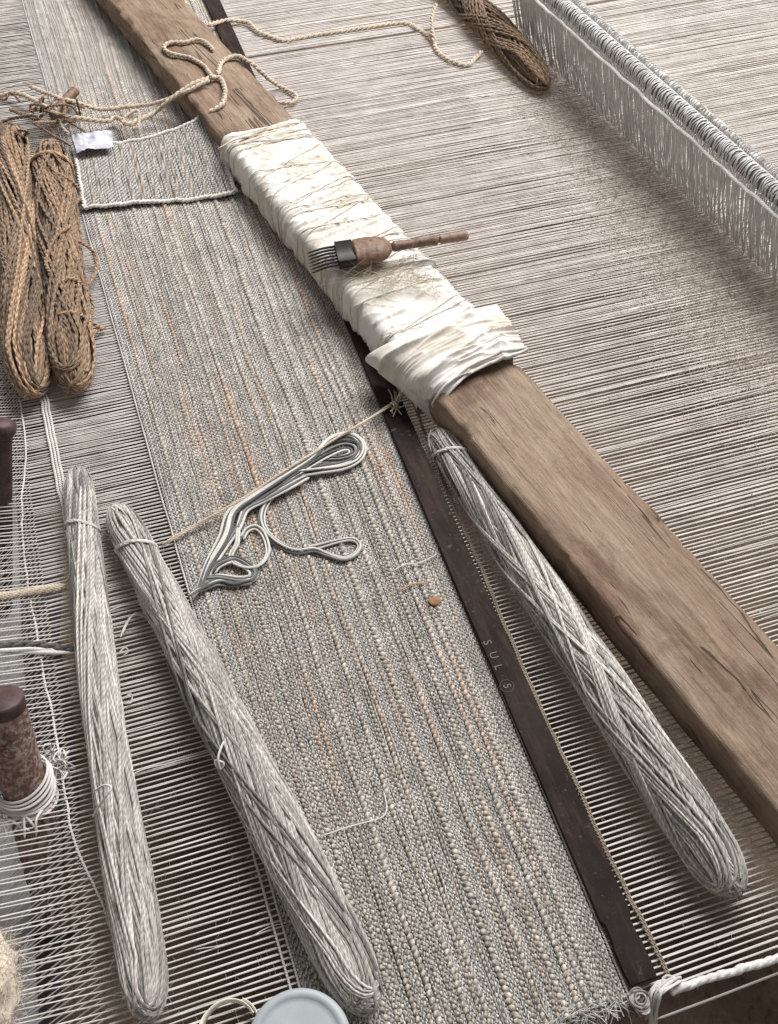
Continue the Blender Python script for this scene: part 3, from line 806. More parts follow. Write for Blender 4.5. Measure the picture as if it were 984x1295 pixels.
# ------------------------------------------------------------------ skeins
def skein(name, label, cat, group, A, B, widths, m, strand_r=0.0016, bundles=34, per=(3, 6), swing=(2.6, 5.2), cap=(0.055, 0.05), z0=0.001,
          bend=0.0, ties=(0.085,), tint_rng=(0.58, 1.18), part='wound_yarn', n_hair=2600, ends=False, seed=0, plies=0, sag=0.0):
    global rng
    keep = rng; rng = np.random.default_rng(100 + seed)
    root = thing(name, label, cat, group)
    A, B = np.array(A, float), np.array(B, float)
    A[2] = B[2] = 0
    L = np.linalg.norm(B - A); e1 = (B - A) / L; e2 = np.array([e1[1], -e1[0], 0.0]); e3 = np.array([0, 0, 1.0])
    ws = np.array(widths); us = np.linspace(0, 1, len(ws))
    def Rb(s):
        x = np.clip(s / L, 0, 1) * (len(ws) - 1); i = np.clip(np.floor(x).astype(int), 0, len(ws) - 2); f = x - i; f = f * f * (3 - 2 * f)
        return ws[i] * (1 - f) + ws[i + 1] * f
    c0, c1 = cap
    def pos(s, q, off):
        """s along, q [..,2] across, off = height above the body"""
        rad = Rb(s)
        lump = 1 + 0.05 * noise2(s * 19, np.arctan2(q[..., 1], q[..., 0]) * 0.9, 140 + seed)
        z = z0 + rad * 0.96 + 0.0
        lat = bend * np.sin(np.clip(s / L, 0, 1) * math.pi)
        qq = q * (lump * (1 + off / rad))[..., None]
        ax = np.where(s < c0, -off * np.clip(1 - s / c0, 0, 1), np.where(s > L - c1, off * np.clip(1 - (L - s) / c1, 0, 1), 0))
        p_ = A + e1 * (s + ax)[..., None] + e2 * (qq[..., 0] + lat)[..., None] + e3 * (qq[..., 1] * np.where(qq[..., 1] < 0, 0.94, 1.0) + z)[..., None]
        return p_
    def nrm_of(s, q):
        qn = unit(q); axc = np.where(s < c0, -(1 - s / c0), np.where(s > L - c1, 1 - (L - s) / c1, 0))
        k = np.sqrt(np.clip(1 - axc ** 2, 0.01, 1))
        return qn[..., :1] * e2 * k[..., None] + qn[..., 1:] * e3 * k[..., None] + e1 * axc[..., None]
    # solid core, tinted dark as painted shade in the gaps between strands
    nS, nP = 70, 28
    th = np.linspace(0, 2 * math.pi, nP, endpoint=False)
    s_ = np.concatenate([c0 * (1 - np.cos(np.linspace(0, math.pi / 2, 12))), np.linspace(c0, L - c1, nS)[1:-1], L - c1 * (1 - np.cos(np.linspace(math.pi / 2, 0, 12)))])
    fac = np.where(s_ < c0, np.sqrt(np.clip(1 - (1 - s_ / c0) ** 2, 0, 1)), np.where(s_ > L - c1, np.sqrt(np.clip(1 - (1 - (L - s_) / c1) ** 2, 0, 1)), 1.0))
    fac = np.maximum(fac, 0.02)
    q = np.stack([np.cos(th), np.sin(th)], -1)[None] * (Rb(s_) * fac)[:, None, None]
    SSg = np.broadcast_to(s_[:, None], (len(s_), nP))
    Gc = pos(SSg, q, np.full(SSg.shape, -strand_r * 4.4))
    stc = np.zeros((*SSg.shape, 3)); stc[..., 0] = SSg; stc[..., 1] = np.linspace(0, 6, nP)
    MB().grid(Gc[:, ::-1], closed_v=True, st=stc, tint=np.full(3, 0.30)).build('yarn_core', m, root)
    # criss-cross windings: down one side, over the end, back up the other
    mb = MB(); hb, hn, ht = [], [], []
    nside, ncap = 44, 11
    for j in range(bundles):
        layer = j / bundles
        k = int(rng.integers(*per)) if layer < 0.62 else int(rng.integers(2, 5))
        outer = layer > 0.45
        dphi = (1 if j % 2 else -1) * (rng.uniform(*swing) if outer else rng.uniform(0.2, swing[0] + 0.8))
        dphi2 = dphi * rng.uniform(0.8, 1.15)
        ph0 = rng.uniform(0, 2 * math.pi)
        d1 = rng.uniform(-1.5, 1.5)
        tone = rng.uniform(*tint_rng) * (0.55 if rng.random() < 0.2 else 1.0)
        off0 = strand_r * (0.2 + 5.0 * layer) - strand_r * 3.4
        spacing = strand_r * rng.uniform(1.8, 2.6)
        paths, refs, tints = [], [], []
        for i in range(k):
            dp = (i - k / 2) * spacing / ws.max() + rng.normal(0, 0.02)
            fan = rng.normal(0, 0.10)
            u = np.linspace(0, 1, nside)
            sA = c0 + (L - c0 - c1) * u
            phA = ph0 + dp + (dphi + fan) * u + 0.10 * noise2(u * 4, i * 1.3 + j * 7.7, 150)
            qA = np.stack([np.cos(phA), np.sin(phA)], -1) * Rb(sA)[:, None]
            fa = phA[-1]; fb = fa + math.pi + d1 + rng.normal(0, 0.08)
            tau = 0.5 - 0.5 * np.cos(np.linspace(0, math.pi, ncap))[1:-1]
            Rc = Rb(np.array([L - c1]))[0]
            qC = (np.array([math.cos(fa), math.sin(fa)])[None] * (1 - tau)[:, None] + np.array([math.cos(fb), math.sin(fb)])[None] * tau[:, None]) * Rc
            rq = np.linalg.norm(qC, axis=1) / Rc
            sC = L - c1 * (1 - np.sqrt(np.clip(1 - rq ** 2, 0, 1)))
            sB = sA[::-1]
            phB = fb + (dphi2 + fan) * u + 0.10 * noise2(u * 4, i * 1.9 + j * 5.1, 151)
            qB = np.stack([np.cos(phB), np.sin(phB)], -1) * Rb(sB)[:, None]
            ga = phB[-1]; gb = ga + math.pi + d1 * 0.8
            Rd = Rb(np.array([c0]))[0]
            qD = (np.array([math.cos(ga), math.sin(ga)])[None] * (1 - tau)[:, None] + np.array([math.cos(gb), math.sin(gb)])[None] * tau[:, None]) * Rd
            sD = c0 * (1 - np.sqrt(np.clip(1 - (np.linalg.norm(qD, axis=1) / Rd) ** 2, 0, 1)))
            s = np.concatenate([sA, sC, sB, sD]); qq = np.vstack([qA, qC, qB, qD])
            off = off0 + strand_r * 0.35 * noise2(np.arange(len(s)) * 0.25, i * 2.2 + j, 152)
            pth = pos(s, qq, off)
            paths.append(pth); refs.append(nrm_of(s, qq)); tints.append(np.full(3, tone * rng.uniform(0.72, 1.15)))
        paths, refs = np.array(paths), np.array(refs)
        if plies:
            for pth, rf, tn in zip(paths, refs, tints):
                fine = smooth(pth, step=strand_r * 1.6)
                rfine = np.stack([np.interp(np.linspace(0, 1, len(fine)), np.linspace(0, 1, len(rf)), rf[:, c]) for c in range(3)], 1)
                Q = helix_plies(fine, strand_r * rng.uniform(0.85, 1.15), plies, strand_r * rng.uniform(11, 17), rfine, rng.uniform(0, 6), 0.36)
                mb.tubes(Q, strand_r * 0.72, rfine, 5, tn)
        else:
            mb.tubes(paths, strand_r * rng.uniform(0.85, 1.1), refs, 6, np.array(tints))
        if outer:
            hb.append(paths[:, ::3].reshape(-1, 3)); hn.append(refs[:, ::3].reshape(-1, 3))
            ht.append(unit(np.gradient(paths, axis=1))[:, ::3].reshape(-1, 3))
    mb.build(part, m, root, kind='stuff')
    # ties
    if ties:
        for st_ in ties:
            mb = MB()
            a = np.linspace(0, 2 * math.pi * 2.05, 60)
            s = st_ + 0.0016 * a / (2 * math.pi) + 0.012 * np.sin(a) + 0.002
            q = np.stack([np.cos(a + 1), np.sin(a + 1)], -1) * Rb(s)[:, None]
            pth = pos(s, q, np.full(60, strand_r * 2.4))
            mb.tubes(pth, strand_r * 1.05, nrm_of(s, q), 6, np.full(3, tint_rng[1]))
            mb.build('tie_yarn', m, root)
    # loose ends that curl off
    if ends:
        for k in range(3):
            mb = MB()
            s = rng.uniform(0.15, 0.8) * L; ph = rng.uniform(0.5, 2.6)
            q = np.array([math.cos(ph), math.sin(ph)]) * Rb(np.array([s]))[0]
            p0 = pos(np.array([s]), q[None], np.array([strand_r * 2.4]))[0]
            n0 = nrm_of(np.array([s]), q[None])[0]
            sd = rng.choice([-1, 1])
            tt = np.linspace(0, 1, 7)
            pts = [p0 + e1 * 0.05 * x * rng.uniform(0.8, 1.2) + e2 * sd * 0.022 * math.sin(x * 3.5) + n0 * 0.009 * math.sin(x * math.pi) for x in tt]
            mb.tubes(smooth(pts, n=24), strand_r * 0.85, n0, 6)
            mb.build('loose_end', m, root)
    hb, hn, ht = np.vstack(hb), np.vstack(hn), np.vstack(ht)
    pick = rng.choice(len(hb), min(n_hair, len(hb)), replace=False)
    mb = MB()
    hairs(mb, hb[pick], hn[pick], ht[pick], 5, (0.005, 0.016), 0.00009 if not plies else 0.00018, 0.4)
    mb.build('fuzz', m, root, kind='stuff')
    rng = keep
    return root

G_GREY, G_JUTE = 'grey wool skeins lying on the warp', 'brown jute skeins lying on the warp'
def mm(px, depth): return px * depth / FPX / 2
skein('wool_skein', 'slim grey wool skein, leftmost of the three grey ones, beside the rusty stake', 'skein', G_GREY, P(97, 590, 0.02), P(188, 1284, 0.03),
      [0.0150, 0.0165, 0.0180, 0.0190, 0.0190, 0.0198, 0.0200, 0.0190], M_wool, seed=1, ties=(0.10,), cap=(0.045, 0.05), swing=(2.2, 4.6), bundles=44, bend=0.006)
skein('wool_skein', 'thick grey wool skein overlapping the left edge of the woven strip', 'skein', G_GREY, P(145, 641, 0.02), P(468, 1274, 0.035),
      [0.0180, 0.0200, 0.0220, 0.0235, 0.0246, 0.0250, 0.0245, 0.0232], M_wool, seed=2, ties=(0.075,), cap=(0.05, 0.055), bundles=54)
skein('wool_skein', 'grey wool skein lying between the steel bar and the timber plank', 'skein', G_GREY, P(550, 545, 0.02), P(935, 1128, 0.03),
      [0.0165, 0.0190, 0.0215, 0.0235, 0.0250, 0.0258, 0.0252, 0.0238], M_wool, seed=3, ties=(0.045,), cap=(0.045, 0.055), bundles=54)
jk = dict(strand_r=0.0026, bundles=20, per=(2, 5), swing=(2.2, 5.0), tint_rng=(0.55, 1.2), n_hair=4500, plies=2, part='wound_jute')
skein('jute_skein', 'brown jute skein at the left edge of the picture, leftmost of the jute ones', 'skein', G_JUTE, P(12, 160, 0.03), P(38, 498, 0.03),
      [0.024, 0.028, 0.029, 0.029, 0.029, 0.028], M_jute, seed=4, ties=(), cap=(0.07, 0.08), **jk)
skein('jute_skein', 'brown jute skein with loose loops between another jute skein and the woven strip', 'skein', G_JUTE, P(62, 182, 0.03), P(96, 490, 0.03),
      [0.026, 0.029, 0.029, 0.029, 0.029, 0.029], M_jute, seed=5, ties=(0.07,), cap=(0.07, 0.08), **jk)
skein('jute_skein', 'dark brown jute skein at the top near the heddle rod', 'skein', G_JUTE, P(548, -45, 0.03), P(690, 104, 0.03),
      [0.026, 0.029, 0.029, 0.027, 0.023], M_jute, seed=6, ties=(), cap=(0.08, 0.09), **{**jk, 'tint_rng': (0.45, 0.75)})

def jute_loops():
    root = thing('jute_loops', 'loose loops of brown jute twine sticking out beside the jute skein', 'twine')
    for pts in ([(62, 215, .05), (85, 225, .05), (100, 240, .02), (98, 255, .012), (85, 262, .03)], [(100, 305, .05), (118, 318, .02), (122, 340, .012), (112, 358, .02), (95, 362, .05)],
                [(70, 360, .06), (92, 352, .06), (110, 368, .03), (118, 392, .012), (105, 402, .03)], [(72, 398, .06), (95, 395, .06), (112, 405, .03), (128, 415, .01), (133, 412, .008)],
                [(112, 428, .02), (120, 420, .012), (130, 414, .008)], [(90, 285, .06), (70, 300, .065), (58, 330, .06), (66, 350, .06)]):
        mb = MB(); rope(mb, PW(pts), 0.0027, 2, 0.016, sides=6); mb.build('twine_loop', M_jute, root)
    root = thing('jute_tangle', 'dark tangle of jute twine above the two left jute skeins', 'twine')
    for k in range(9):                                     # tangle above the two skeins
        c0 = np.array([rng.uniform(22, 88), rng.uniform(118, 165)])
        pts = [(c0[0] + rng.normal(0, 22), c0[1] + rng.normal(0, 11), rng.uniform(0.012, 0.055)) for _ in range(5)]
        mb = MB(); rope(mb, PW(pts), rng.uniform(0.0018, 0.0028), 2, 0.015, sides=5, tint=np.full(3, rng.uniform(0.4, 0.8))); mb.build('twine_strand', M_jute, root)
jute_loops()

# ------------------------------------------------------------------ sample swatch with paper label
def swatch():
    root = thing('woven_sample', 'small square grey woven sample with pale bound edge lying on the woven strip', 'sample')
    zb = 0.0075
    TL, TR, BR, BL = P(93, 182, zb + 0.004), P(262, 146, 0.045), P(299, 246, zb + 0.002), P(107, 266, zb)
    def S(u, v):
        u, v = np.asarray(u, float)[..., None], np.asarray(v, float)[..., None]
        p = (TL * (1 - u) + TR * u) * (1 - v) + (BL * (1 - u) + BR * u) * v
        sag = np.zeros(p.shape)
        sag[..., 2] = (-0.016 * np.sin(np.pi * np.clip(u * 1.0, 0, 1)) * (1 - v) ** 2 + 0.003 * np.sin(u * 7) * v)[..., 0]
        sag[..., 1] = (-0.010 * np.sin(np.pi * u) * (1 - v))[..., 0]
        q = p + sag
        q[..., 2] = np.maximum(q[..., 2], 0.0062)
        return q
    nb = 40; n = nb * 6
    v = np.linspace(0.01, 0.99, n)
    x = 0.0; seq = []
    while x < 1:
        w = rng.choice([0.021, 0.015, 0.014, 0.017]); seq.append((x, w)); x += w
    for k, (x0, w) in enumerate(seq):
        u = np.full(n, min(x0 + w / 2, 0.99)) + 0.004 * noise2(v * 6, k * 2.0, 170)
        ph = 2 * math.pi * v * nb + math.pi * (k % 2)
        q = S(u, v); r = w * 0.24 * 0.56
        q[:, 2] += 0.0007 * np.cos(ph) + 0.0005
        j = w > 0.02
        t = np.full((n, 3), 1.0) * (1 + 0.15 * noise2(v * 9, k * 3.0, 171))[:, None]
        if j: t = t * np.array([0.9, 0.96, 1.03])
        MB().tubes(q, (r * (0.95 + 0.2 * np.cos(ph)))[None], (0, 0, 1), 5, t[None], arc=(-0.4, math.pi + 0.4), flat=0.7).build('sample_weft_row', M_jutew if j else M_greyw, root)
    uu, vv = np.meshgrid(np.linspace(0.005, 0.995, 24), np.linspace(0.005, 0.995, 24), indexing='ij')
    g = S(uu, vv); g[..., 2] -= 0.0008
    MB().grid(g).build('backing', M_back, root)
    mb = MB()
    for e in ([(t, 0) for t in np.linspace(0, 1, 16)], [(1, t) for t in np.linspace(0, 1, 16)], [(t, 1) for t in np.linspace(1, 0, 16)], [(0, t) for t in np.linspace(1, 0, 16)]):
        e = np.array(e); pts = S(e[:, 0], e[:, 1]); pts[:, 2] += 0.003
        rope(mb, pts, 0.0034, 2, 0.016, sides=7, wob=0.002)
    mb.build('bound_edge', M_warp, root)
    mb = MB(); k = 900
    u_, v_ = rng.random(k), rng.random(k); edge_ = rng.random(k) < 0.5; u_[edge_] = rng.choice([0, 1], edge_.sum())
    bp = S(u_, v_); bp[:, 2] += 0.002
    hairs(mb, bp, np.tile([0, 0, 1.0], (k, 1)), np.tile([1.0, 0, 0], (k, 1)), 4, (0.004, 0.012), 0.00015, 0.6)
    mb.build('fuzz', M_lint, root, kind='stuff')
    # crumpled paper label
    nu, nv = 40, 26
    a, b_, c, d = P(91, 172, 0.022), P(140, 166, 0.022), P(145, 190, 0.020), P(98, 197, 0.019)
    U, V_ = np.meshgrid(np.linspace(0, 1, nu), np.linspace(0, 1, nv), indexing='ij')
    G = ((a[None, None] * (1 - U[..., None]) + b_ * U[..., None]) * (1 - V_[..., None]) + (d * (1 - U[..., None]) + c * U[..., None]) * V_[..., None])
    G[..., 2] += 0.011 * np.abs(noise2(U * 3.2, V_ * 2.4, 180)) + 0.003 * np.abs(noise2(U * 7, V_ * 6, 181)) - 0.001
    G[..., 0] += 0.002 * noise2(V_ * 4, 2.0, 182) * (U > 0.9)
    mb = MB().grid(G[:, ::-1]); G2 = G.copy(); G2[..., 2] -= 0.0004; mb.grid(G2)
    lab = mb.build('paper_label', M_paper)
    thing('', 'crumpled blank white paper label on the corner of the woven sample', 'label', mesh=lab)
swatch()

# ------------------------------------------------------------------ ropes at the top
def ropes():
    bz = BZ1 + 0.006
    mb = MB()
    c = lambda l, z: [(x / 2.982, y / 2.982, zz) for (x, y), zz in zip(l, z)]
    rope(mb, PW(c([(-60, 350), (0, 360), (60, 350), (140, 385), (215, 430), (300, 445), (400, 455), (440, 442), (480, 468), (515, 455), (580, 425), (640, 380), (720, 320), (800, 293), (835, 300), (850, 350), (835, 395), (785, 425)],
                [.01, .012, .02, .03, .04, .03, .02, .02, .03, .03, .03, .05, bz + .002, bz + .002, bz, bz, bz, .062])), 0.0044, 2, 0.022, fuzz=1.2)
    rope(mb, PW(c([(110, 325), (160, 345), (230, 372), (300, 390), (380, 412), (470, 402), (560, 395), (640, 372), (700, 345), (790, 300)],
                [.035, .03, .035, .03, .02, .02, .025, .04, .065, bz + .006])), 0.0039, 2, 0.020, fuzz=1.2)
    rope(mb, PW(c([(800, 293), (770, 250), (720, 220), (640, 200), (618, 178), (640, 160), (700, 158), (750, 148), (790, 170), (805, 188)], [bz + .006] + [bz] * 9)), 0.0039, 2, 0.020, fuzz=1.2)
    rope(mb, PW([(275, 94, bz + .006), (281, 78, bz), (298, 71, bz), (318, 80, bz), (333, 93, .05), (352, 108, .008), (374, 120, .008), (370, 129, .008), (352, 130, .008)]), 0.0042, 2, 0.021, fuzz=1.2)
    rope(mb, PW(c([(215, 430), (200, 400), (215, 440), (235, 480), (262, 510)], [.04, .04, .035, .03, .02])), 0.003, 2, 0.016, fuzz=1.2)
    rope(mb, PW(c([(460, 480), (470, 440), (520, 420), (520, 480), (500, 490)], [.025, .03, .034, .03, .02])), 0.003, 2, 0.016, fuzz=1.2)
    thing('', 'pale twisted rope looped from the left over the far end of the plank', 'rope', mesh=mb.build('looped_rope', M_rope))
    mb = MB()
    rope(mb, PW([(263, 32, .02), (285, 26, .012), (312, 28, .008), (326, 40, .006), (345, 47, .005), (362, 51, .005), (400, 44, .005), (440, 38, .005), (480, 32, .005), (512, 29, .005), (530, 38, .005), (546, 48, .008), (552, 62, .006), (566, 75, .006), (588, 82, .006), (601, 74, .006), (610, 64, .01)]), 0.0044, 2, 0.023, fuzz=1.2)
    rope(mb, PW([(549, 55, .008), (547, 40, .02), (546, 22, .03), (552, 5, .04)]), 0.004, 2, 0.02, fuzz=1.2)
    thing('', 'twisted sisal rope lying on the far warp up to the dark jute skein', 'rope', mesh=mb.build('trailing_rope', M_rope))
    # short brown stub under the rope
    mb = MB(); q = smooth(PW([(66, 150, .02), (78, 134, .026), (97, 112, .034)]), n=14)
    mb.tubes(q, 0.011 * np.linspace(1, 0.85, 14)[None] * (1 + 0.06 * noise2(np.arange(14) * 0.8, 1.0, 9))[None], sides=12)
    thing('', 'short brown wooden peg under the rope beside the woven sample', 'peg', mesh=mb.build('wooden_peg', M_handle))
ropes()

# ------------------------------------------------------------------ beating comb on the cloth
def comb():
    root = thing('beating_comb', 'weaver\'s hand comb with iron tines and turned wooden handle on the white cloth', 'comb')
    z = BZ1 + 0.026
    tip, end = P(390, 329, z), P(593, 298, z + 0.012)
    ax = end - tip; L = np.linalg.norm(ax); e1 = ax / L; e2 = unit(np.cross(np.array([0, 0, 1.0]), e1)); e3 = np.cross(e1, e2)
    Wd = lambda s, a, h: tip + e1 * s + e2 * a + e3 * h
    k = L / 0.205
    def box(mb, s0, s1, a0, a1, h0, h1, bev=0.0008, taper=1.0):
        ring = lambda s, f: [Wd(s, x, y) for x, y in ((a0 * f + bev, h0), (a1 * f - bev, h0), (a1 * f, h0 + bev), (a1 * f, h1 - bev), (a1 * f - bev, h1), (a0 * f + bev, h1), (a0 * f, h1 - bev), (a0 * f, h0 + bev))]
        G = np.array([ring(s0, taper), ring(s0 + (s1 - s0) * 0.5, (1 + taper) / 2), ring(s1, 1)])
        mb.grid(G, closed_v=True)
        for e, o_ in ((G[0], 1), (G[-1], 0)):
            F = [(0, 1, 2, 3), (0, 3, 4, 7), (4, 5, 6, 7)]
            mb.raw(e, F if o_ == 0 else [f[::-1] for f in F])
    for i in range(7):
        a = (-0.0185 + i * 0.00617) * k
        mb = MB()
        q = np.array([Wd(s * k, a * (1 + 0.10 * (1 - s / 0.036)), h) for s, h in ((0.0, -0.006), (0.010, -0.003), (0.022, 0.0), (0.040, 0.001))])
        mb.tubes(smooth(q, n=10), np.linspace(0.0011, 0.0021, 10)[None] * k, e3, 8, flat=0.8)
        mb.build('tine', M_iron, root)
    mb = MB(); box(mb, 0.036 * k, 0.058 * k, -0.021 * k, 0.021 * k, -0.006, 0.008, 0.001, 1.0)
    mb.build('iron_ferrule', M_iron, root)
    # wooden head: broad, flattened, rounding down to the handle
    def lathe(prof, flat, m, name, nseg=22):
        S = np.array([p_[0] for p_ in prof]) * k; R = np.array([p_[1] for p_ in prof]) * k
        si = np.linspace(S[0], S[-1], 40); Ri = np.interp(si, S, R)
        Ri = np.convolve(np.pad(Ri, 2, 'edge'), np.ones(5) / 5, 'valid'); Ri[0], Ri[-1] = R[0], R[-1]
        th = np.linspace(0, 2 * math.pi, nseg, endpoint=False)
        f = np.array(flat) if np.ndim(flat) else np.full(len(prof), flat)
        fi = np.interp(si, S, f)
        G = np.array([[Wd(s, r * math.cos(t), fl * r * math.sin(t) + 0.001) for t in th] for s, r, fl in zip(si, Ri, fi)])
        G += (0.0006 * noise2(np.arange(40)[:, None] * 0.5, np.arange(nseg)[None] * 0.9, 190))[..., None] * e3
        MB().grid(G[:, ::-1], closed_v=True).build(name, m, root)
    lathe([(0.055, 0.001), (0.0555, 0.0215), (0.060, 0.022), (0.075, 0.0225), (0.088, 0.0215), (0.097, 0.018), (0.103, 0.011), (0.106, 0.0075), (0.107, 0.001)], 0.55, M_handle, 'comb_head')
    lathe([(0.104, 0.001), (0.105, 0.0075), (0.112, 0.0062), (0.13, 0.0058), (0.158, 0.0062), (0.162, 0.0066), (0.166, 0.0060), (0.167, 0.001)], 1.0, M_handle, 'handle')
    lathe([(0.1655, 0.001), (0.166, 0.0060), (0.18, 0.0062), (0.198, 0.0064), (0.2035, 0.0060), (0.205, 0.001)], 1.0, M_pale_handle, 'handle_end')
comb()

# ------------------------------------------------------------------ hank of yarn tied across the weaving
def tied_hank():
    root = thing('tied_yarn_hank', 'white and dark grey yarn hank tied to a taut cord across the woven strip', 'yarn hank')
    mb = MB()
    q = PW([(205, 690, .006), (235, 672, .010), (300, 635, .016), (370, 590, .02), (430, 552, .02), (470, 528, .018), (498, 510, .016), (506, 505, .014)])
    for k in range(3):
        o = np.array([0.002 * (k - 1), 0.0015 * (k - 1), 0.0012 * (k % 2)])
        mb.tubes(smooth(q + o, n=60) + 0.0008 * np.stack([noise2(np.arange(60) * 0.2, k * 3.0 + c, 200) for c in range(3)], 1), 0.0016, sides=6)
    mb.build('taut_cord', M_rope, root)
    mb = MB(); k = 26                                    # frayed knot over the bar
    c0 = P(501, 511, .016)
    hairs(mb, c0 + rng.normal(0, 0.003, (k, 3)), np.tile([0, 0, 1.0], (k, 1)), np.tile(unit(np.array([0.5, 0.5, 0])), (k, 1)), 6, (0.01, 0.022), 0.0009, 0.6)
    a = np.linspace(0, 4 * math.pi, 40)
    dirc = unit(q[-1] - q[-3]); pe = unit(np.cross(dirc, [0, 0, 1.0]))
    mb.tubes(c0 - dirc * 0.008 + pe * (0.005 * np.cos(a))[:, None] + np.array([0, 0, 1.0]) * (0.005 * np.sin(a))[:, None] + dirc * (a * 0.0006)[:, None], 0.0015, dirc, 6)
    mb.build('knot', M_rope, root)
    cr = lambda l: [(200 + x / 2.982, 500 + y / 2.982) for x, y in l]
    def bundle(name, pts, zs, n, spread, cols, r=0.0017, seed=0):
        m = MB()
        base = np.array([P(x, y, z) for (x, y), z in zip(cr(pts), zs if np.ndim(zs) else [zs] * len(pts))])
        pth = smooth(base, n=90)
        T = unit(np.gradient(pth, axis=0)); Bn = unit(np.cross(T, [0, 0, 1.0]))
        tt = np.linspace(0, 1, 90)
        for i in range(n):
            o = spread * ((i + 0.5) / n - 0.5) * 2
            w = 1.7 * o * (0.75 + 0.5 * noise2(tt * 5, i * 3.3, 210 + seed)) + spread * 0.35 * noise2(tt * 4, i * 1.7, 211 + seed)
            zz = 0.0016 * noise2(tt * 6, i * 2.9, 212 + seed) + 0.0014 * (i % 3)
            col = cols[i % len(cols)]
            m.tubes(pth + Bn * w[:, None] + np.array([0, 0, 1.0]) * zz[:, None], r * rng.uniform(0.85, 1.15), (0, 0, 1), 6, np.array(col) * rng.uniform(0.9, 1.05))
        m.build(name, M_white, root)
    Wt, Gd, Gm = (0.95, 0.94, 0.92), (0.17, 0.175, 0.18), (0.36, 0.36, 0.36)
    # head of the hank: teardrop loop against the cord
    bundle('yarn_loop', [(150, 750), (190, 640), (250, 530), (280, 440), (360, 380), (470, 310), (580, 240), (640, 175), (700, 150), (745, 160), (772, 195), (755, 240), (700, 268), (610, 280), (530, 290)], [.006, .008, .012, .014, .016, .016, .016, .016, .014, .012, .010, .010, .011, .013, .015], 6, 0.0042, [Wt, Gd, Wt, Gm, Wt, Gd], seed=1)
    bundle('grey_strands', [(330, 400), (430, 345), (540, 270), (620, 220), (690, 190), (735, 195), (740, 225), (690, 245), (600, 255), (520, 290), (430, 350), (350, 400)], [.012, .014, .015, .014, .012, .010, .010, .010, .011, .013, .013, .011], 9, 0.0075, [Gd, Gm, Gd, Wt], r=0.0014, seed=2)
    bundle('hanging_strands', [(560, 300), (480, 350), (400, 395), (330, 435), (300, 500), (250, 570), (200, 640), (180, 690), (230, 690), (300, 700), (350, 695), (365, 670), (340, 645), (290, 620), (230, 640), (205, 670)], [.014, .014, .014, .012, .010, .008, .007, .006, .006, .007, .008, .008, .008, .009, .009, .008], 5, 0.0036, [Wt, Gd, Gm, Wt, Gd], seed=3)
    bundle('inner_loop', [(320, 440), (305, 500), (300, 560), (275, 605), (290, 635), (340, 650), (390, 635), (415, 590), (400, 530), (370, 500), (335, 510), (315, 540)], [.012, .010, .008, .008, .009, .010, .008, .007, .007, .007, .008, .009], 3, 0.0020, [Wt, Gm, Wt], seed=4)
    bundle('tail_loop', [(560, 310), (480, 350), (430, 380), (395, 440), (400, 500), (450, 555), (520, 585), (590, 580), (640, 600), (700, 618), (745, 600), (762, 565), (735, 543), (680, 548), (610, 565), (560, 575)], [.014, .013, .011, .008, .007, .007, .007, .008, .007, .007, .007, .007, .007, .007, .008, .010], 4, 0.0028, [Wt, Gd, Wt, Gm], seed=5)
    bundle('lower_tail', [(120, 760), (170, 730), (230, 705), (290, 715), (350, 700)], [.02, .010, .008, .007, .008], 4, 0.0026, [Gd, Wt, Gd, Gm], seed=6)
tied_hank()

def loose_bits():
    mb = MB(); mb.tubes(smooth(PW([(408, 1057, .006), (440, 1046, .007), (470, 1038, .007), (485, 1032, .007), (489, 1020, .007), (485, 1000, .006)]), n=30), 0.0008)
    thing('', 'thin pale thread curled on the lower part of the woven strip', 'thread', mesh=mb.build('loose_thread', M_warp))
    mb = MB(); mb.tubes(smooth(PW([(497, 722, .006), (512, 714, .008), (530, 712, .008), (545, 705, .007), (553, 700, .006)]), n=24), 0.0008)
    thing('', 'short white thread lying by the steel bar above the orange slub', 'thread', mesh=mb.build('loose_thread', M_warp))
    mb = MB(); mb.tubes(smooth(PW([(503, 748, .006), (520, 739, .008), (542, 737, .007)]), n=18), 0.0010, tint=np.array([1.0, 0.75, 0.55]))
    thing('', 'short tan thread lying on the strip just above the orange slub', 'thread', mesh=mb.build('loose_thread', M_rope))
    c = P(550, 760, .0055); th = np.linspace(0, 2 * math.pi, 14, endpoint=False); ph = np.linspace(-1.5, 1.55, 9)
    G = np.array([[[0.008 * math.cos(p) * math.cos(t), 0.0065 * math.cos(p) * math.sin(t), 0.0022 * math.sin(p)] for t in th] for p in ph])
    G *= (1 + 0.2 * noise2(np.arange(9)[:, None] * 0.8, np.arange(14)[None] * 0.7, 220))[..., None]
    thing('', 'small orange slub of fibre stuck on the woven strip near the bar', 'slub', mesh=MB().grid(c + G, closed_v=True, tint=np.array([0.95, 0.76, 0.62])).build('orange_slub', M_jute))
loose_bits()

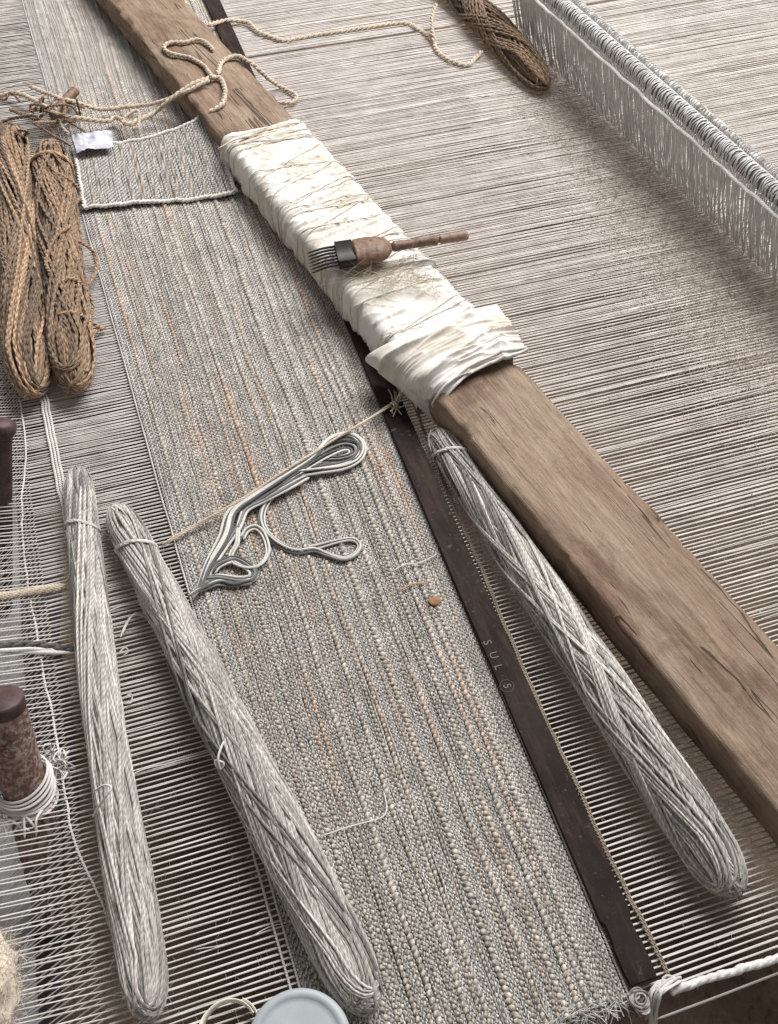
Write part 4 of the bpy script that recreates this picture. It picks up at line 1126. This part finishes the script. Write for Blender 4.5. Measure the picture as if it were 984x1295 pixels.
# ------------------------------------------------------------------ heddle rod with string heddles
def heddles():
    root = thing('heddle_rod', 'dark rod carrying a row of white string heddles above the warp', 'heddle')
    hz = 0.138
    a, b_ = P(692, -10, hz), P(984, 247, hz)
    d = unit(b_ - a); L0 = np.linalg.norm(b_ - a)
    a = a - d * 0.14; b_ = b_ + d * 0.16; L = L0 + 0.30
    side = unit(np.cross(d, [0, 0, 1.0]))
    if side[0] < 0: side = -side                          # +side = to the right, away from the weaving
    R = 0.0125
    q = a + d * np.linspace(0, L, 60)[:, None]
    MB().tubes(q, R, (0, 0, 1), 20).build('rod', M_rod, root)
    foot_a, foot_b = P(655, 10, 0.002), P(984, 338, 0.002)
    fx = lambda y: foot_a[0] + (foot_b[0] - foot_a[0]) * (y - foot_a[1]) / (foot_b[1] - foot_a[1])
    # heddle string: foot on the warp, up to the lower cord, over the rod, down behind
    def loop(k):
        r_ = np.random.default_rng(300 + k)
        an = np.linspace(math.pi + 0.25, -0.7, 16)
        over = np.stack([np.cos(an) * (R + 0.0016), (an * 0 + r_.normal(0, 0.0006)) + 0.002 * np.sin(an * 2 + k), np.sin(an) * (R + 0.0016)], 1)
        front = np.array([[0.014 + r_.normal(0, 0.003), r_.normal(0, 0.004) + 0.010, -hz + 0.002], [0.000 + r_.normal(0, 0.003), r_.normal(0, 0.002) + 0.004, -0.085], [-R - 0.004, 0.001, -0.020]])
        back = np.array([[R + 0.002, 0.001, -0.030], [0.024, 0.003 + r_.normal(0, 0.003), -0.085], [0.034, r_.normal(0, 0.005), -hz + 0.002]])
        return smooth(np.vstack([front, over, back]), n=46)
    meshes = []
    for k in range(9):
        l = loop(k)
        W = l[:, :1] * side + l[:, 1:2] * d + l[:, 2:] * np.array([0, 0, 1.0])
        meshes.append(MB().tubes(W, 0.00105, d, 5, np.full(3, 0.88 + 0.03 * (k % 5))).mesh('heddle_string', M_white))
    step = 0.0038
    n = min(298, int(L / step))
    for i in range(n):
        c = a + d * (0.02 + i * (L - 0.04) / n + rng.normal(0, 0.0009))
        o = bpy.data.objects.new('heddle_string', meshes[int(rng.integers(9))]); COL.objects.link(o)
        o.location = c; o.parent = root
    for nm, off, zz, rr in (('lower_cord', -0.0185, -0.014, 0.0030), ('knotted_cord', 0.026, 0.004, 0.0056)):
        mb = MB()
        pts = a + d * np.linspace(0, L, 40)[:, None] + side * off + np.array([0, 0, zz]) + side * (0.0015 * noise2(np.arange(40) * 0.7, off * 100, 230))[:, None]
        rope(mb, pts, rr, 3, rr * 4.2, sides=7, wob=0.0012)
        if nm == 'knotted_cord':                          # little half-hitches along the cord
            for i in range(190):
                c = pts[0] + d * (L * (i + rng.random() * 0.7) / 190)
                an = np.linspace(0, 2 * math.pi, 12)
                mb.tubes(c + (side * np.cos(an)[:, None] + np.array([0, 0, 1.0]) * np.sin(an)[:, None]) * 0.0068 + d * (0.002 * np.sin(an + i))[:, None], 0.0013, d, 4)
        mb.build(nm, M_white, root)
    # brown fibres scattered over the warp in front of the heddles
    mb = MB(); k = 30000
    t = rng.random(k)
    px = np.interp(t, [0, 0.35, 0.7, 1], [690, 800, 900, 985]) + rng.normal(0, 1, k) * np.interp(t, [0, 1], [26, 60])
    py = np.interp(t, [0, 0.35, 0.7, 1], [95, 230, 340, 470]) + rng.normal(0, 1, k) * np.interp(t, [0, 1], [24, 60])
    d_ = _fw[None] + (px[:, None] - IW / 2) / FPX * _rt - (py[:, None] - IH / 2) / FPX * _up
    bp = CAM + d_ * ((rng.uniform(-0.004, 0.003, k) - CAMH) / d_[:, 2])[:, None]
    hairs(mb, bp, np.tile([0, 0, 1.0], (k, 1)), unit(rng.normal(0, 1, (k, 3)) * [1, 1, 0.1]), 4, (0.004, 0.014), 0.0003, 0.15)
    o = mb.build('brown_fibres', M_brownfibre); o['kind'] = 'stuff'
    thing('', 'band of brown fibres scattered over the warp below the heddles', 'lint', mesh=o)
heddles()

# ------------------------------------------------------------------ stakes, cords and floor things at the left
def lathe_between(A, B, prof, m, name, parent=None, nseg=26, rough=0.0, seed=0):
    A, B = np.array(A), np.array(B); L = np.linalg.norm(B - A); e1 = (B - A) / L
    e2 = unit(np.cross(e1, [0.3, 1.0, 0.1])); e3 = np.cross(e1, e2)
    th = np.linspace(0, 2 * math.pi, nseg, endpoint=False)
    s = np.array([p[0] for p in prof]); r = np.array([p[1] for p in prof])
    G = A + e1 * (s * L)[:, None, None] + (np.cos(th)[None, :, None] * e2 + np.sin(th)[None, :, None] * e3) * (r[:, None] * (1 + rough * noise2(np.arange(len(s))[:, None] * 0.9, np.arange(nseg)[None] * 0.6, 240 + seed)))[..., None]
    return MB().grid(G[:, ::-1], closed_v=True).build(name, m, parent)

def stakes():
    r1 = thing('rusty_stake', 'rusty iron stake standing among the warp threads wrapped with white cord', 'stake')
    top, foot = P(1, 886, 0.120), P(36, 1012, 0.0)
    low = foot + (foot - top) * 1.35
    rr = 0.0232
    s = np.linspace(0, 1, 30)
    lathe_between(top, low, [(x, rr * (0.94 + 0.12 * x)) for x in s], M_rust, 'stake_body', r1, 30, 0.05, 1)
    ax = unit(low - top)
    lathe_between(top - ax * 0.003, top + ax * 0.012, [(0, 0.0005), (0.001, rr * 0.90), (0.10, rr * 0.97), (0.3, rr * 0.985), (0.8, rr * 0.985), (0.95, rr * 0.97), (1, rr * 0.9)], M_peg, 'stake_head', r1, 30, 0.03, 2)
    # cord wrapped round the foot
    mb = MB(); e2 = unit(np.cross(ax, [1.0, 0, 0])); e3 = np.cross(ax, e2)
    for k in range(9):
        a = np.linspace(0, 2 * math.pi, 40); c = foot - ax * (0.030 - 0.0028 * k)
        rad = rr * 1.05 + 0.0022 + 0.0015 * (k % 3)
        pth = c + (e2 * np.cos(a)[:, None] + e3 * np.sin(a)[:, None]) * rad + ax * (0.010 * np.sin(a + 0.8 + 0.2 * k))[:, None]
        mb.tubes(pth, 0.0016, ax, 6, np.full(3, rng.uniform(0.85, 1.02)), caps=False)
    o = mb.build('wrapped_cord', M_warp)
    mb2 = MB()
    for k in range(12):
        st = foot + RIGHTV * rng.uniform(-0.03, 0.02) + np.array([0, rng.uniform(-0.02, 0.0), 0.008])
        e = P(rng.uniform(8, 52), rng.uniform(1040, 1065), 0.006)
        mb2.tubes(smooth([st, (st + e) / 2 + np.array([0, 0, 0.008]) + rng.normal(0, 0.004, 3), e], n=14), 0.0014)
    for k in range(26):                                    # knot of cord ends right of the stake
        c = P(68, 968, 0.012) + rng.normal(0, 0.006, 3)
        pts = [c + rng.normal(0, 0.007, 3) for _ in range(5)]
        mb2.tubes(smooth(pts, n=18), 0.0009)
    thing('', 'white cotton cord wrapped and knotted round the rusty stake', 'cord', mesh=o)
    mb2.build('cord_tails', M_warp, o, kind='stuff')
    r2 = thing('dark_stake', 'dark wooden peg at the left edge under the jute skeins', 'stake')
    top, foot = P(3, 541, 0.10), P(3, 640, 0.0)
    low = foot + (foot - top) * 1.6
    lathe_between(top, low, [(x, 0.0125 * (0.95 + 0.1 * x)) for x in s], M_peg, 'peg_shaft', r2, 24, 0.05, 3)
    ax = unit(low - top)
    lathe_between(top - ax * 0.010, top + ax * 0.012, [(0, 0.0005), (0.02, 0.012), (0.2, 0.0165), (0.7, 0.0170), (1, 0.0125)], M_peg, 'peg_head', r2, 26, 0.04, 4)
RIGHTV = np.array([1.0, 0, 0])
stakes()

def side_cords():
    mb = MB()
    rope(mb, PW([(-30, 758, .018), (0, 754, .014), (30, 750, .010), (60, 745, .006), (84, 741, .003)]), 0.0050, 5, 0.05, sides=6)
    thing('', 'tan multi-strand cord crossing the warp at the left edge', 'cord', mesh=mb.build('tan_cord', M_rope))
    mb = MB()
    rope(mb, PW([(-30, 823, .018), (0, 823, .014), (40, 823, .010), (75, 824, .006), (102, 826, .004)]), 0.0042, 2, 0.16, sides=6)
    thing('', 'white cord crossing the warp above the rusty stake', 'cord', mesh=mb.build('white_cord', M_white))
    mb = MB()
    rope(mb, PW([(-30, 815, .020), (0, 815, .017), (40, 814, .013), (75, 818, .008), (104, 825, .005)]), 0.0040, 2, 0.03, sides=6, tint=np.array([0.22, 0.22, 0.23]))
    thing('', 'dark grey yarn running beside the white cord above the rusty stake', 'cord', mesh=mb.build('grey_yarn', M_wool))
    # curled tails lying by the skeins
    mb = MB()
    for off in (0, 0.0022):
        mb.tubes(smooth(PW([(152, 806, .010), (158, 792, .008), (166, 780, .008), (178, 778, .008), (188, 782, .012)]) + np.array([off, off, 0]), n=24), 0.0013)
    yc = mb.build('yarn_curl', M_wool); thing('', 'doubled curl of white yarn between the two left grey skeins', 'yarn', mesh=yc)
    mb = MB()
    mb.tubes(smooth(PW([(150, 826, .01), (158, 819, .008), (162, 824, .006), (155, 830, .006)]), n=20), 0.0009)
    thing('', 'tiny upper loop of yarn on the right side of the leftmost grey skein', 'yarn', mesh=mb.build('yarn_loop', M_wool))
    mb = MB()
    mb.tubes(smooth(PW([(160, 880, .012), (166, 878, .008), (166, 888, .006), (158, 890, .012)]), n=20), 0.0009)
    thing('', 'tiny lower loop of yarn on the right side of the leftmost grey skein', 'yarn', mesh=mb.build('yarn_loop', M_wool))
    mb = MB(); mb.tubes(smooth(PW([(292, 925, .045), (283, 938, .05), (276, 958, .05), (279, 973, .04), (283, 965, .045), (272, 962, .045), (275, 972, .04)]), n=34), 0.0012)
    thing('', 'small yarn end curling off the left side of the thick grey skein', 'yarn', mesh=mb.build('yarn_end', M_white))
    mb = MB()
    mb.tubes(smooth(PW([(120, 1000, .050), (132, 993, .060), (141, 996, .062), (135, 1006, .058), (125, 1020, .045), (117, 1034, .030)]), n=30), 0.0013)
    thing('', 'bent white yarn end on top of the leftmost grey skein', 'yarn', mesh=mb.build('yarn_end', M_white))
side_cords()

def floor_things():
    # pale board, and a dark sheet standing in for shade under the left warp
    z = -0.145
    r0, r1 = P(24, 760, z), P(46, 1310, z)
    n = 40; t = np.linspace(-0.4, 1.15, n)
    G = np.zeros((n, 6, 3)); right = r0 + (r1 - r0) * t[:, None]
    dv = unit(r1 - r0); sd = np.array([dv[1], -dv[0], 0]); sd = sd if sd[0] < 0 else -sd
    for j, (a, h) in enumerate(((0, -0.022), (0, -0.002), (0.002, 0), (0.085, 0), (0.087, -0.002), (0.087, -0.022))):
        G[:, j] = right + sd * (a + 0.0015 * noise2(t * 15, j * 1.0, 250))[:, None]; G[:, j, 2] = z + h
    thing('', 'pale grey board lying on the floor under the warp at the left', 'board', mesh=MB().grid(G).build('grey_board', M_board))
    nx, ny = 40, 60
    a, b_, c, d = P(-60, 500, GZ), P(60, 560, GZ), P(100, 1330, GZ), P(-120, 1330, GZ)
    U, V_ = np.meshgrid(np.linspace(0, 1, nx), np.linspace(-0.15, 1.1, ny), indexing='ij')
    G = (a * (1 - U[..., None]) + b_ * U[..., None]) * (1 - V_[..., None]) + (d * (1 - U[..., None]) + c * U[..., None]) * V_[..., None]
    G[..., 2] = GZ + 0.012 + 0.006 * np.abs(fbm(U * 5, V_ * 9, 260))
    G[..., 0] += 0.02 * noise2(V_ * 7, 4.0, 261)
    G2 = G.copy(); G2[..., 2] -= 0.0015
    mb = MB().grid(G); mb.grid(G2[:, ::-1])
    thing('', 'dark plum sheet added on the floor for the shade under the left end of the warp', 'cloth', mesh=mb.build('shade_sheet', M_sheet))
    # lidded pot at the bottom edge
    root = thing('lidded_pot', 'pot with a pale grey round lid at the bottom edge beside the thick skein', 'pot')
    zt = 0.070
    c = P(378, 1318, zt); R = 61 / FPX * np.linalg.norm(c - CAM) * 0.985
    prof = [(0.0, -0.0012), (R * 0.3, -0.0011), (R * 0.7, -0.0010), (R * 0.80, -0.0010), (R * 0.815, 0.0), (R * 0.90, 0.0), (R * 0.95, -0.0008), (R * 0.985, -0.0026), (R, -0.006), (R, -0.016), (R * 0.985, -0.0175)]
    th = np.linspace(0, 2 * math.pi, 64, endpoint=False)
    G = np.array([[[c[0] + max(r, 1e-5) * math.cos(t), c[1] + max(r, 1e-5) * math.sin(t), zt + h] for t in th] for r, h in prof])
    MB().grid(G, closed_v=True).build('round_lid', M_lid, root)
    prof = [(R * 0.93, -0.016), (R * 0.92, -0.03), (R * 0.90, -0.068), (R * 0.86, -0.0695), (0.0, -0.0695)]
    G = np.array([[[c[0] + max(r, 1e-5) * math.cos(t), c[1] + max(r, 1e-5) * math.sin(t), zt + h] for t in th] for r, h in prof])
    MB().grid(G, closed_v=True).build('pot_body', M_jar, root)
    # curled cream tape
    c = P(290, 1297, 0.014); R = 0.0225
    a = np.linspace(0.2, 2 * math.pi + 0.9, 60)
    w = np.interp(a, [0.2, 2.2, 3.6, 5, 7.2], [0.0018, 0.003, 0.0085, 0.003, 0.0018])
    rad = R * (1 + 0.02 * a)
    ctr = np.stack([c[0] + rad * np.cos(a), c[1] + rad * np.sin(a) * 0.95, np.full(60, 0.006)], 1)
    G = np.zeros((60, 4, 3))
    rd = np.stack([np.cos(a), np.sin(a), np.zeros(60)], 1)
    G[:, 0] = ctr - rd * 0.0004 - [0, 0, 0.001]; G[:, 1] = ctr + rd * 0.0004 - [0, 0, 0.001]
    G[:, 2] = ctr + rd * (w * 0.75)[:, None] + np.array([0, 0, 1.0]) * (0.005 + w * 0.5)[:, None]; G[:, 3] = G[:, 2] - rd * 0.0008
    thing('', 'curled loop of cream tape on the warp beside the grey lid', 'tape', mesh=MB().grid(G, closed_v=True).build('curled_tape', M_tape))
    # fleece ball at the left edge
    root = thing('fleece_ball', 'ball of cream fleece poking in at the lower left edge', 'fleece')
    c = P(-22, 1243, 0.055); th = np.linspace(0, 2 * math.pi, 40, endpoint=False); ph = np.linspace(-1.55, 1.55, 26)
    G = np.array([[[math.cos(p) * math.cos(t), math.cos(p) * math.sin(t), math.sin(p)] for t in th] for p in ph])
    G = c + G * np.array([0.03, 0.045, 0.034]) * (1 + 0.16 * fbm(np.arange(26)[:, None] * 0.35, np.abs(np.arange(40)[None] - 20) * 0.3, 270))[..., None]
    MB().grid(G, closed_v=True).build('fleece_mass', M_fluff, root)
    k = 1800; pick = G.reshape(-1, 3)[rng.integers(0, G.shape[0] * G.shape[1], k)]
    mb = MB(); nn_ = unit(pick - c)
    hairs(mb, pick, nn_, unit(np.cross(nn_, rng.normal(0, 1, (k, 3)))), 5, (0.006, 0.018), 0.00022, 0.9)
    mb.build('fleece_fibres', M_fluff, root, kind='stuff')
floor_things()

def end_knots():
    # tassel of cord ends at the near corner of the warp
    mb = MB()
    for k in range(16):
        s = P(842 + rng.normal(0, 7), 1243 + rng.normal(0, 5), 0.006)
        m_ = P(830 + rng.normal(0, 5), 1262 + rng.normal(0, 3), 0.0)
        e = P(825 + rng.normal(0, 4), 1305 + rng.normal(0, 8), -0.06)
        mb.tubes(smooth([P(862, 1240, 0.002), s, m_, e], n=26), 0.0012, tint=np.full(3, rng.uniform(0.8, 1.05)))
    thing('', 'tassel of white cord ends hanging from the near corner of the warp', 'tassel', mesh=mb.build('cord_tassel', M_warp))
    mb = MB()
    for k in range(14):
        c = P(806, 1264, 0.004); a = np.linspace(0, 2 * math.pi, 22) + rng.uniform(0, 6)
        r = rng.uniform(0.004, 0.010); n_ = unit(rng.normal(0, 0.5, 3) + [0, 0, 1]); x_ = unit(np.cross(n_, [1, 0, 0.2])); y_ = np.cross(n_, x_)
        mb.tubes(c + rng.normal(0, 0.003, 3) + (x_ * np.cos(a)[:, None] + y_ * np.sin(a)[:, None]) * r, 0.0010, n_, 5, np.full(3, rng.uniform(0.5, 1.0)), caps=False)
    thing('', 'small tangled knot of grey yarn at the near end of the steel bar', 'knot', mesh=mb.build('yarn_knot', M_wool))
end_knots()
